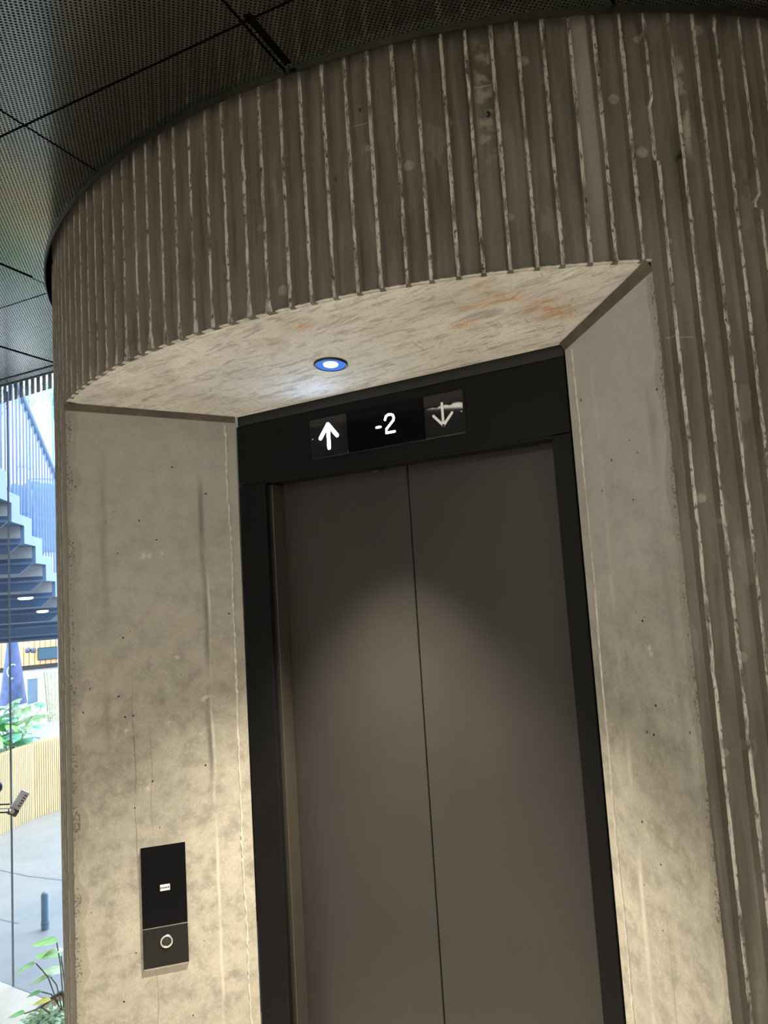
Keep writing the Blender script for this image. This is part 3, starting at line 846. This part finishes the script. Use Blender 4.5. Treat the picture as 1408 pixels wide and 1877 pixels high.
# --- person behind the balusters
def skin_obj(name, pts, edges, rad, mat, root=0, sub=1):
    me = bpy.data.meshes.new(name); me.from_pydata([tuple(p) for p in pts], edges, []); me.materials.append(mat)
    o = bpy.data.objects.new(name, me); COL.objects.link(o)
    md = o.modifiers.new('skin', 'SKIN')
    sv = me.skin_vertices[0] if me.skin_vertices else None
    if sv is None: 
        me.attributes; 
    for i, r in enumerate(rad):
        me.skin_vertices[0].data[i].radius = r if isinstance(r, tuple) else (r, r)
        me.skin_vertices[0].data[i].use_root = (i == root)
    md.use_smooth_shade = True
    s = o.modifiers.new('sub', 'SUBSURF'); s.levels = sub; s.render_levels = sub
    dg = bpy.context.evaluated_depsgraph_get(); dg.update()
    ev = bpy.data.meshes.new_from_object(o.evaluated_get(dg)); 
    o.modifiers.clear(); o.data = ev
    if not ev.materials: ev.materials.append(mat)
    ev.polygons.foreach_set('use_smooth', [True]*len(ev.polygons))
    return o
def person(loc, rz):
    root = empty('person', loc, label='grey-haired person in a blue jacket standing behind the stair railing', cat='person')
    root.rotation_euler = (0, 0, rz)
    P = []; E = []; Rr = []
    def a(p, r, link=None):
        P.append(p); Rr.append(r)
        if link is not None: E.append((link, len(P)-1))
        return len(P)-1
    pel = a((0, 0, .95), (.14, .10)); ch = a((0, 0, 1.22), (.16, .11), pel); nk0 = a((0, .0, 1.44), (.10, .08), ch); nk = a((0, .01, 1.51), .052, nk0); hd = a((0, .02, 1.60), (.072, .085), nk); ht = a((0, .02, 1.70), (.062, .075), hd)
    for s in (-1, 1):
        hp = a((s*.09, 0, .90), .085, pel); kn = a((s*.10, .03, .50), .058, hp); an = a((s*.10, -.01, .09), .042, kn); a((s*.11, .13, .04), .035, an)
        sh = a((s*.19, 0, 1.40), .060, nk0); el = a((s*.26, -.02, 1.12), .044, sh); wr = a((s*.24, .14, .92), .028, el)
        pm = a((s*.235, .19, .87), (.030, .018), wr)
        for f in range(4):
            b0 = a((s*(.255-.014*f), .235, .845-.002*f), .009, pm); b1 = a((s*(.253-.014*f), .262, .825), .008, b0); a((s*(.251-.014*f), .275, .803+.004*abs(f-1)), .007, b1)
        t0 = a((s*.205, .205, .860), .010, pm); a((s*.196, .232, .842), .008, t0)
    body = skin_obj('body', P, E, Rr, simple('pale_skin', (.80, .58, .50), .6)); body.parent = root
    # jacket and trousers follow the body
    P = []; E = []; Rr = []
    pel = a((0, 0, .92), (.185, .14)); ch = a((0, 0, 1.22), (.19, .145), pel); nk0 = a((0, 0, 1.43), (.125, .105), ch); a((0, .01, 1.485), (.075, .07), nk0)
    for s in (-1, 1):
        sh = a((s*.195, 0, 1.40), .078, nk0); el = a((s*.27, -.02, 1.12), .062, sh); a((s*.245, .12, .945), .045, el)
    jk = skin_obj('jacket', P, E, Rr, simple('blue_jacket_cloth', (.03, .08, .26), .8, 0, .3, 9, bump=.5)); jk.parent = root
    P = []; E = []; Rr = []
    pel = a((0, 0, .93), (.155, .12))
    for s in (-1, 1):
        hp = a((s*.095, 0, .86), .10, pel); kn = a((s*.10, .03, .50), .075, hp); a((s*.10, -.005, .12), .062, kn)
    tr_ = skin_obj('trousers', P, E, Rr, simple('dark_blue_trousers', (.05, .09, .2), .8)); tr_.parent = root
    for s in (-1, 1):
        sho = ball((s*.108, .055, .035), .05, sc=(.95, 2.2, .8)).build('shoe', simple('black_shoe', (.02, .02, .025), .5), smooth=True); sho.parent = root
    hair = ball((0, -.005, 1.69), .105, 12, (.95, 1.05, .92)).build('hair', simple('grey_hair', (.45, .45, .52), .8, 0, .3, 60), smooth=True); hair.parent = root
    nose = ball((0, .118, 1.615), .016, 6, (.8, 1.1, 1.4)).build('nose', simple('pale_skin_nose', (.80, .56, .48), .6), smooth=True); nose.parent = root
    for s in (-1, 1):
        e = ball((s*.034, .101, 1.648), .011, 6).build('eye', simple('eye_dark', (.05, .04, .04), .3), smooth=True); e.parent = root
        e = ball((s*.088, .02, 1.625), .022, 6, (.45, .8, 1.3)).build('ear', simple('pale_skin_ear', (.78, .54, .46), .6), smooth=True); e.parent = root
    mo = ball((0, .098, 1.575), .02, 6, (1.1, .6, .35)).build('mouth', simple('lip_pink', (.55, .25, .22), .6), smooth=True); mo.parent = root
    return root
hp_ = at(46, 862, 9.75)
person((hp_.x, hp_.y, LZ), math.radians(205))
# clothes rail with two blue coats beside the person
cr = at(93, 888, 8.7)
rail = empty('clothes_rail', (cr.x, cr.y, LZ), label='slim pale rail behind the stair balusters carrying blue coats', cat='clothes rail')
ry = cr.z+.06
def RV(a, b, z): return Vector((cr.x, cr.y, 0))+rr_*a+ff_*b+Vector((0, 0, z))
child_of(MB().tube([RV(-.22, 0, ry), RV(.45, 0, ry)], .010, 6).build('bar', M_RAIL), rail)
for a in (-.22, .45): child_of(MB().tube([RV(a, 0, LZ), RV(a, 0, ry)], .012, 6).build('post', M_RAIL), rail)
def coat(a, b, ztop, zlow, w, matc, lab):
    root = empty('coat', tuple(RV(a, b, zlow)), label=lab, cat='coat')
    prof = [(0, .05, .04), (.03, .12, .07), (.09, w*.5, .09), (.4, w*.52, .10), (1, w*.5, .11)]
    V = []; F = []; n = 18
    for (t, hw, hd_) in prof:
        z = ztop+(zlow-ztop)*t
        for k in range(n):
            an = 2*PI*k/n; wv = 1+.08*math.sin(an*6+t*5)
            V.append(RV(a+math.cos(an)*hw*wv, b+math.sin(an)*hd_*wv, z))
    for i in range(len(prof)-1):
        for k in range(n): F.append((i*n+k, i*n+(k+1)%n, (i+1)*n+(k+1)%n, (i+1)*n+k))
    F += [tuple(range(n)), tuple((len(prof)-1)*n+k for k in range(n))[::-1]]
    child_of(mesh_obj('body_of_coat', V, F, matc, smooth=True), root)
    for s in (-1, 1):
        child_of(MB().tube([RV(a+s*w*.42, b, ztop-.07), RV(a+s*w*.60, b+.02, ztop-.35), RV(a+s*w*.58, b-.04, ztop-.60)], [.05, .045, .038], 8).build('sleeve', matc, smooth=True), root)
    hk = [RV(a, b, ztop), RV(a, b, ry+.004), RV(a+.012, b, ry+.016), RV(a+.02, b, ry+.004)]
    child_of(MB().tube(hk, .003, 5).build('hanger_hook', M_CHROME), root)
coat(-.06, 0, ry-.05, at(88, 1012, 8.7).z, .24, simple('bright_blue_coat', (.04, .12, .36), .8, 0, .3, 12, bump=.5), 'long bright blue coat hanging nearest the person on the rail')
coat(.19, 0, ry-.07, at(88, 965, 8.7).z, .20, simple('teal_blue_coat', (.025, .07, .13), .8, 0, .3, 12, bump=.5), 'shorter dark teal coat hanging beside the long blue one')

# --- far wooden wall, dark screen, baseboard
wc = at(60, 1236, 23.0)
MW = Matrix(((rr_.x, ff_.x, 0, wc.x), (rr_.y, ff_.y, 0, wc.y), (0, 0, 1, 0), (0, 0, 0, 1)))
def m_wood(name, c1, c2, sc=30):
    t = NT(name); p = t.gen(); n = t.noise(t.scl(p, (sc, sc, 1.2)), 2, 5, .6); t.col(t.ramp(n, [(.35, c1), (.65, c2)])); t.set(.6); return t.m
M_WOODW = m_wood('orange_wood', (.55, .30, .13), (.75, .47, .24))
fwall = empty('wall_far', (wc.x, wc.y, 0), kind='structure', label='low orange timber-clad wall across the far side of the atrium', cat='wall')
child_of(MB().box((-7, .06, 0), (6, .3, 1.95), MW).build('backing', simple('wall_backing', (.25, .2, .15), .8)), fwall)
x = -2.6
while x < 1.6:
    child_of(MB().bev((x, 0, .12), (x+.128, .055, 1.95), .006, MW).build('board', M_WOODW), fwall); x += .14
child_of(MB().box((-7, -.03, 0), (6, .06, .10), MW).build('skirting', M_BLACK), fwall)
s0_ = at(69, 1188, 22.85); s1_ = at(69, 1211, 22.85)
sl = (Vector((s0_.x, s0_.y, 0))-Vector((wc.x, wc.y, 0))).dot(rr_)
dsc = empty('wall_screen', tuple(s1_), label='wide dark screen mounted on the far orange timber wall', cat='screen')
child_of(MB().bev((sl, -.09, s1_.z), (sl+1.3, -.005, s0_.z), .01, MW).build('casing', M_BLACK), dsc)
child_of(MB().box((sl+.02, -.094, s1_.z+.02), (sl+1.28, -.089, s0_.z-.02), MW).build('display', simple('dark_blue_screen', (.03, .07, .11), .3)), dsc)
for px, lab in ((51, 'left of two small dark round shades under the stair by the timber wall'), (61, 'right of two small dark round shades under the stair by the timber wall')):
    c = at(px, 1192, 22.7); o_ = empty('wall_lamp', tuple(c), label=lab, cat='lamp', group=None)
    child_of(MB().lathe([(.02, .07), (.06, .06), (.075, 0), (.06, -.07), (.001, -.08)], tuple(c), 14).build('shade', simple('dark_shade', (.05, .06, .1), .5), smooth=True), o_)
    child_of(MB().tube([c+Vector((0, 0, .05)), c+ff_*.30+Vector((0, 0, .05))], .012, 6).build('bracket', M_BLACK), o_)

# --- dark tapering column and dark plinth on the atrium floor
b0 = on_floor(24, 1290)
col_ = empty('tapered_column', tuple(b0), label='dark blue tapering sculpture standing on the far atrium floor', cat='sculpture')
prof = [(.24, 0), (.225, .10), (.175, .5), (.12, .95), (.085, 1.2), (.07, 1.62), (.001, 1.63)]
child_of(MB().lathe(prof, tuple(b0), 24).build('shaft', simple('dark_blue_bronze', (.03, .055, .15), .5, 0, .4, 9), smooth=True), col_)
scr = []
for i in range(26):
    a = i/25*2.6*PI; rr2 = .075*(1-i/40); scr.append(b0+rr_*(-.03+rr2*math.cos(a))-ff_*(.20-.0*i)+Vector((0, 0, .72+rr2*math.sin(a)-i*.012)))
child_of(MB().tube(scr, .010, 6).build('scroll_ornament', simple('pale_blue_ornament', (.3, .45, .6), .5)), col_)
b1 = on_floor(60, 1291)
MPn = Matrix(((rr_.x, ff_.x, 0, b1.x), (rr_.y, ff_.y, 0, b1.y), (0, 0, 1, 0), (0, 0, 0, 1)))
pl = empty('plinth', tuple(b1), label='dark slate-blue rectangular plinth right of the tapering sculpture', cat='plinth')
child_of(MB().bev((-.085, -.08, 0), (.085, .08, .46), .006, MPn).build('block', simple('slate_blue_block', (.09, .14, .20), .6)), pl)
child_of(MB().bev((-.09, -.085, .46), (.09, .085, .475), .004, MPn).build('cap', simple('slate_cap', (.13, .18, .25), .5)), pl)

# --- slim bollard light
b2 = on_floor(83, 1703)
bo = empty('bollard', tuple(b2), label='short slim blue-grey bollard on the atrium floor just beyond the glass', cat='bollard')
child_of(MB().lathe([(.021, 0), (.021, .05), (.020, .052), (.020, .185), (.016, .195), (.001, .197)], tuple(b2), 20).build('post', simple('bollard_blue', (.10, .20, .33), .4), smooth=True), bo)
child_of(MB().lathe([(.0225, .028), (.0225, .036), (.0205, .037)], tuple(b2), 20).build('ring', M_RAIL), bo)

# --- dark strips laid on the atrium floor as curved handrail shadows
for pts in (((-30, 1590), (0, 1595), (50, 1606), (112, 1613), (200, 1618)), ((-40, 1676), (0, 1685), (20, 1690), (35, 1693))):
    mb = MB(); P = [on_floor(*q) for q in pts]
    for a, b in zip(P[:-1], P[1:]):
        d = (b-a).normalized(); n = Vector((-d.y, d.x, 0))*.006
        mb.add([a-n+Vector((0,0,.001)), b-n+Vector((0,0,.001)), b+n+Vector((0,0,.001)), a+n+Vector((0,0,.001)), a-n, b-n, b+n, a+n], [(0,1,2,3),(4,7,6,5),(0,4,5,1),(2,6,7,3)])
    o = mb.build('trim_5', simple('floor_shadow_grey', (.16, .17, .19), .7)); tag(o, 'thin dark strip laid as a handrail shadow on the atrium floor', kind='structure')

# --- curved planter clad in vertical timber slats
base = [(-60, 1562), (0, 1530), (30, 1515), (60, 1501), (90, 1491), (112, 1483), (150, 1472), (220, 1458)]
BP = [on_floor(*q) for q in base]
zt_pl = at(60, 1363, math.hypot(BP[3].x-EYE[0], BP[3].y-EYE[1])).z
pln = empty('planter', tuple(BP[3]), label='curved planter clad in pale vertical timber slats beyond the glass', cat='planter')
def along(t):
    L = [0]
    for a, b in zip(BP[:-1], BP[1:]): L.append(L[-1]+(b-a).length)
    t *= L[-1]
    for i in range(len(BP)-1):
        if t <= L[i+1] or i == len(BP)-2:
            w = (t-L[i])/(L[i+1]-L[i]); return BP[i].lerp(BP[i+1], w), (BP[i+1]-BP[i]).normalized()
tot = sum((b-a).length for a, b in zip(BP[:-1], BP[1:]))
back = Vector((-.9, .35, 0)).normalized()
mb = MB(); ns = int(tot/.021)
for i in range(ns):
    p, d = along((i+.5)/ns); n = Vector((-d.y, d.x, 0))
    if n.dot(back) < 0: n = -n
    Mx = Matrix(((d.x, n.x, 0, p.x), (d.y, n.y, 0, p.y), (0, 0, 1, 0), (0, 0, 0, 1)))
    mb.bev((-.0068, -.014, .0), (.0068, .004, zt_pl-.006), .002, Mx)
M_SLW = simple('pale_timber_slats', (.80, .62, .34), .6, 0, .12, 2)
child_of(tag(mb.build('slats', M_SLW), kind='stuff'), pln)
mb = MB(); q = BP+[b+back*1.6 for b in BP[::-1]]
mb.prism([(p.x, p.y) for p in q], 0, zt_pl-.10, lambda a, b, t: (a, b, t)); child_of(mb.build('soil', simple('pale_gravel', (.45, .50, .52), .95, 0, .3, 40, bump=.6)), pln)
mb = MB()
for a, b in zip(BP[:-1], BP[1:]):
    mb.prism([(a.x, a.y), (b.x, b.y), (b.x+back.x*.05, b.y+back.y*.05), (a.x+back.x*.05, a.y+back.y*.05)], 0, zt_pl, lambda x_, y_, t: (x_, y_, t))
child_of(mb.build('rim', simple('timber_backing', (.55, .38, .18), .7)), pln)

# --- plants
def leaf_mesh(name, lobes, mat, L=.12):
    V = [(0, 0, 0)]; F = []
    if lobes == 1:
        V = [(0,0,0)]; n = 6
        for i in range(1, n+1):
            t = i/n; w = .36*math.sin(PI*t**.8)*L; z = -.25*L*t*t
            V += [(-w, L*t, z+.03*L), (0, L*t, z), (w, L*t, z+.03*L)]
        F = [(0, 2, 1), (0, 3, 2)]
        for i in range(n-1):
            a = 1+3*i; F += [(a, a+1, a+4, a+3), (a+1, a+2, a+5, a+4)]
    else:
        for k in range(lobes):
            a = -1.9+3.8*k/(lobes-1); ln = L*(1-.35*abs(a)/1.9); n0 = len(V)
            for t, w in ((.35, .12), (.65, .19), (1, .01)):
                for s in (-1, 1):
                    r = ln*t; V.append((math.sin(a)*r+math.cos(a)*w*L*s, math.cos(a)*r-math.sin(a)*w*L*s, -.22*L*t*t))
            F += [(0, n0, n0+1), (n0, n0+2, n0+3, n0+1), (n0+2, n0+4, n0+5, n0+3)]
    me = bpy.data.meshes.new(name); me.from_pydata(V, [], F); me.materials.append(mat); me.polygons.foreach_set('use_smooth', [True]*len(me.polygons)); return me
def m_leaf(name, c):
    t = NT(name); n = t.noise(t.obj(), 30, 3); t.col(t.ramp(n, [(.3, tuple(x*.7 for x in c)), (.7, tuple(min(1, x*1.3) for x in c))])); t.set(.35)
    t.b.inputs['Transmission Weight'].default_value = 0; t.b.inputs['Subsurface Weight'].default_value = 0
    return t.m
LG = [m_leaf('leaf_teal', (.22, .58, .42)), m_leaf('leaf_green', (.18, .55, .12)), m_leaf('leaf_pale', (.60, .82, .50)), m_leaf('leaf_lime', (.38, .78, .22)), m_leaf('leaf_yellow', (.75, .68, .12))]
def plant(name, label, root, leaves, stemmat, cat='plant'):
    """leaves: (point, mesh, size, tilt, spin)"""
    r_ = empty(name, tuple(root), label=label, cat=cat); rs = random.Random(len(leaves))
    sm = MB()
    for (p, me, s, tilt_, spin) in leaves:
        o = bpy.data.objects.new('leaf', me); COL.objects.link(o)
        Mx = Matrix.Translation(p) @ Matrix.Rotation(spin, 4, 'Z') @ Matrix.Rotation(tilt_, 4, 'X') @ Matrix.Scale(s, 4)
        o.matrix_world = Mx; o.parent = r_; o.matrix_parent_inverse = Matrix.Translation(-Vector(root))
        sm.tube([Vector(root)+Vector((rs.uniform(-.03, .03), rs.uniform(-.03, .03), 0)), Vector(root).lerp(p, .6)+Vector((0, 0, .03)), p], .0026, 5)
    child_of(sm.build('stems', stemmat), r_); return r_
M_STEM = simple('stem_brown', (.18, .16, .12), .7)
LM = [leaf_mesh('leaf', 7, LG[0]), leaf_mesh('leaf', 7, LG[1]), leaf_mesh('leaf', 7, LG[2]), leaf_mesh('leaf', 7, LG[3])]
L1 = [leaf_mesh('leaf', 1, LG[3]), leaf_mesh('leaf', 1, LG[2]), leaf_mesh('leaf', 1, LG[4]), leaf_mesh('leaf', 1, LG[1])]
rg = random.Random(4)
lv_ = []
for (px, py, k, s) in ((28,1283,2,1.1),(24,1293,0,1.0),(58,1290,2,1.1),(82,1290,0,.9),(60,1312,2,1.3),(78,1308,2,1.1),(5,1310,0,1.4),(12,1318,0,1.2),(40,1298,2,1.0),
                      (8,1330,1,1.5),(20,1328,3,1.3),(36,1322,1,1.1),(48,1330,0,1.3),(30,1340,3,1.4),(14,1345,3,1.6),(4,1355,1,1.5),(40,1345,0,1.5),(54,1352,0,1.4),(26,1356,1,1.2),(60,1330,2,1.0),(50,1364,0,1.2),(-15,1330,1,1.5),(-20,1350,3,1.4),(-10,1300,0,1.3)):
    lv_.append((at(px, py, 7.3+rg.uniform(-.25, .2)), LM[k], s*1.15, rg.uniform(-.5, .5), rg.uniform(0, 6.28)))
rootp = at(20, 1370, 7.4); rootp.z = zt_pl-.12
plant('palmate_shrub', 'green palmate-leaved shrub growing over the left of the slatted planter', rootp, lv_, M_STEM)
# wispy grass at the right of the planter
gp = on_floor(98, 1330); gp = at(99, 1350, 9.5); gp.z = 0
gr = empty('bamboo_grass', tuple(gp), label='wispy yellow-green grass standing beyond the right of the planter', cat='plant')
mb = MB(); rg2 = random.Random(9)
ztop_g = at(99, 1222, 9.5).z
for i in range(150):
    a = rg2.uniform(0, 6.28); r_ = rg2.uniform(0, .13); h = ztop_g*rg2.uniform(.5, 1)
    p0 = gp+Vector((math.cos(a)*r_*.4, math.sin(a)*r_*.4, 0)); p1 = gp+Vector((math.cos(a)*r_, math.sin(a)*r_, h))
    for t in (.35, .5, .65, .8, .95):
        c = p0.lerp(p1, t); w = rg2.uniform(-.5, .5)
        d = Vector((math.cos(a+w), math.sin(a+w), rg2.uniform(-.9, .3))).normalized()*rg2.uniform(.03, .07); sd = d.cross(Vector((0, 0, 1))).normalized()*.006
        mb.add([c, c+d*.5+sd, c+d, c+d*.5-sd], [(0, 1, 2, 3)])
child_of(tag(mb.build('blades', m_leaf('straw_green', (.66, .68, .42))), kind='stuff'), gr)
mb = MB()
for i in range(14):
    a = i*.45; mb.tube([gp+Vector((math.cos(a)*.03, math.sin(a)*.03, 0)), gp+Vector((math.cos(a)*.10, math.sin(a)*.10, ztop_g*.95))], .004, 5)
child_of(mb.build('canes', simple('cane', (.55, .55, .35), .6)), gr)
# foreground plant with broad lime leaves close behind the glass
BZ = .12
bed_pts = [on_floor(112, 1816, BZ), on_floor(92, 1828, BZ), on_floor(70, 1846, BZ), on_floor(48, 1868, BZ), on_floor(36, 1890, BZ), on_floor(34, 1960, BZ), on_floor(70, 2050, BZ), on_floor(130, 2050, BZ), on_floor(150, 1900, BZ), on_floor(140, 1830, BZ)]
def clear_of_core(p):
    v = Vector((p.x-CX, p.y-CY)); 
    if v.length < 1.76: v = v*(1.76/v.length)
    return Vector((CX+v.x, CY+v.y, p.z))
bed_pts = [clear_of_core(Vector((p.x, min(p.y, .44), p.z))) for p in bed_pts]
bd = empty('planting_bed', tuple(Vector((bed_pts[2].x, bed_pts[2].y, 0))), label='low raised bed of brown mulch at the foot of the glass, lower left', cat='planting bed')
mb = MB(); mb.prism([(p.x, min(p.y, .45)) for p in bed_pts], .001, BZ-.01, lambda a, b, t: (a, b, t)); child_of(mb.build('mulch', simple('brown_mulch', (.30, .20, .14), .95, 0, .5, 60, bump=.8)), bd)
mb = MB(); e = [Vector((p.x, min(p.y, .448), BZ-.004)) for p in bed_pts]; mb.tube(e+[e[0]], .006, 6); child_of(mb.build('edging', simple('edging_steel', (.2, .2, .22), .6)), bd)
fp = at(122, 1870, 3.42); fp.z = BZ-.01
lv_ = []
for (px, py, k, s, sp, ti) in ((104,1728,0,1.7,1.9,.1),(112,1752,0,1.7,1.9,.15),(66,1766,0,1.2,2.3,-.15),(92,1790,0,1.2,2.2,-.1),(116,1783,1,1.4,2.0,.3),(94,1833,2,1.0,2.3,.1),(76,1818,3,.8,2.3,0),(118,1740,1,1.2,2.8,.2),(45,1858,3,1.0,2.0,0)):
    lv_.append((at(px, py, 3.46), L1[k], s*.60, ti, sp))
plant('broad_leaf_plant', 'young plant with broad lime leaves beside the glass at lower left', fp, lv_, M_STEM)
gm = empty('ground_cover', tuple(on_floor(90, 1870, BZ)), label='low pale-green ground cover growing in the mulch bed', cat='plant')
mb = MB(); rg3 = random.Random(12)
for i in range(3000):
    px = 45+rg3.random()*95; py = 1862+rg3.random()*150-(px-60)*.35
    c = on_floor(px, py, BZ+rg3.uniform(-.01, .035))
    if c.y > .42 or math.hypot(c.x-CX, c.y-CY) < 1.80: continue
    a = rg3.uniform(0, 6.28); L_ = rg3.uniform(.015, .04); d = Vector((math.cos(a), math.sin(a), rg3.uniform(-.3, .7))).normalized()*L_; sd = d.cross(Vector((0, 0, 1))).normalized()*L_*.25
    mb.add([c, c+d*.5+sd, c+d, c+d*.5-sd], [(0, 1, 2, 3)])
child_of(tag(mb.build('foliage', m_leaf('ground_leaf', (.55, .78, .52))), kind='stuff'), gm)
# --- jointed lamp head reaching in from the left
M_GREY = simple('cool_grey_plastic', (.50, .53, .58), .4); M_DGREY = simple('dark_grey_plastic', (.06, .065, .085), .45)
dh = 3.3
lh = empty('flood_lamp', tuple(on_floor(-60, 1600)), label='grey slotted lamp head on a dark jointed arm in front of the slatted planter', cat='lamp')
cpt = at(34, 1472, dh)
ex_ = (at(48, 1456, dh)-at(24, 1494, dh)).normalized(); ey_ = (at(20, 1470, dh)-at(35, 1484, dh)); ey_ = (ey_-ex_*ey_.dot(ex_)).normalized(); ez_ = ex_.cross(ey_)
MH = Matrix(((ex_.x, ey_.x, ez_.x, cpt.x), (ex_.y, ey_.y, ez_.y, cpt.y), (ex_.z, ey_.z, ez_.z, cpt.z), (0, 0, 0, 1)))
u1 = dh/1629
child_of(MB().bev((-12*u1, -8*u1, -.012), (24*u1, 9*u1, .012), .003, MH).build('head', M_GREY), lh)
child_of(MB().bev((-24*u1, -9*u1, -.014), (-10*u1, 9.5*u1, .014), .003, MH).build('head_base', M_DGREY), lh)
for i in range(5):
    for sz in (-1, 1):
        child_of(MB().bev((-4*u1+i*5.2*u1, -5.5*u1, sz*.012-.002), (-1.6*u1+i*5.2*u1, -.5*u1, sz*.012+.002), .0004, MH).build('slot', M_DGREY), lh)
piv = at(21, 1484, dh-.01)
for (a, b) in (((-70, 1478), (18, 1474)), ((-70, 1490), (20, 1489))):
    child_of(MB().tube([at(*a, dh), at(*b, dh)], .0032, 8).build('arm', M_DGREY, smooth=True), lh)
child_of(MB().tube([at(-70, 1484, dh), at(18, 1482, dh)], .0026, 8).build('cable', M_GREY), lh)
child_of(MB().tube([piv-Vector((0, 0, 0)), piv+Vector((.03, -.015, 0))], .008, 12).build('pivot', M_CHROME), lh)
b_ = at(-70, 1484, dh); child_of(MB().tube([Vector((b_.x, b_.y, 0)), b_+Vector((0, 0, .12))], .012, 12).build('post', M_DGREY), lh)
child_of(MB().lathe([(.001, 0), (.12, 0), (.12, .015), (.02, .025)], (b_.x, b_.y, .001), 24).build('foot', M_DGREY), lh)
kb = at(-8, 1443, dh)
child_of(MB().tube([at(-70, 1460, dh), kb], .010, 8).build('arm', M_DGREY), lh)
child_of(ball(tuple(kb), .026, 8).build('joint_knob', M_DGREY, smooth=True), lh)

# --- pale picket screen and trees far behind the stair
c0 = at(60, 900, 24.2)
MS = Matrix(((rr_.x, ff_.x, 0, c0.x), (rr_.y, ff_.y, 0, c0.y), (0, 0, 1, 0), (0, 0, 0, 1)))
zA = at(60, 767, 24.2).z
sc_ = empty('picket_screen', (c0.x, c0.y, 0), label='pale picket screen of thin uprights far behind the stair', cat='screen')
mb = MB()
for i in range(60):
    x_ = -2.8+i*.095; mb.box((x_, 0, zA-5.0), (x_+.032, .02, zA), MS)
child_of(tag(mb.build('uprights', simple('pale_uprights', (.62, .62, .66), .7)), kind='stuff'), sc_)
child_of(MB().box((-2.9, -.005, zA-5.1), (3.0, .025, zA-5.0), MS).box((-2.9, -.005, 0), (-2.8, .025, zA), MS).box((2.9, -.005, 0), (3.0, .025, zA), MS).build('bottom_rail', simple('pale_rail', (.6, .6, .64), .7)), sc_)
def tree(px, d, ztop, zlow, rad, seed, lab, colr):
    g = at(px, 1000, d); g.z = 0; rg = random.Random(seed)
    r_ = empty('tree', tuple(g), label=lab, cat='tree')
    child_of(MB().tube([g, g+Vector((.05, 0, zlow)), g+Vector((0, .08, (zlow+ztop)/2))], [.09, .07, .03], 8).build('trunk', simple('trunk_teal_grey', (.12, .25, .28), .8)), r_)
    mb = MB()
    for i in range(700):
        a = rg.uniform(0, 6.28); ph = rg.uniform(-1, 1); rr = rad*rg.random()**.4
        c = g+Vector((math.cos(a)*rr*math.sqrt(1-ph*ph), math.sin(a)*rr*math.sqrt(1-ph*ph), (ztop+zlow)/2+ph*(ztop-zlow)/2*rr/rad))
        dd = Vector((rg.uniform(-1, 1), rg.uniform(-1, 1), rg.uniform(-1, .3))).normalized()*.12; sd = dd.cross(Vector((.3, .1, 1))).normalized()*.03
        mb.add([c, c+dd*.5+sd, c+dd, c+dd*.5-sd], [(0, 1, 2, 3)])
    child_of(tag(mb.build('crown', m_leaf('tree_leaf', colr)), kind='stuff'), r_)
tree(52, 27, at(52, 700, 27).z, at(52, 757, 27).z, .42, 1, 'pale teal tree crown behind the handrail of the stair', (.30, .62, .55))
tree(100, 29.5, at(100, 690, 29.5).z, at(100, 748, 29.5).z, .45, 2, 'blue-green tree crown nearest the concrete core', (.25, .60, .60))
tree(-4, 25, at(-4, 700, 25).z, at(-4, 765, 25).z, .35, 3, 'blue-grey tree crown at the left edge beyond the stair', (.28, .42, .62))
bpy.context.view_layer.update()
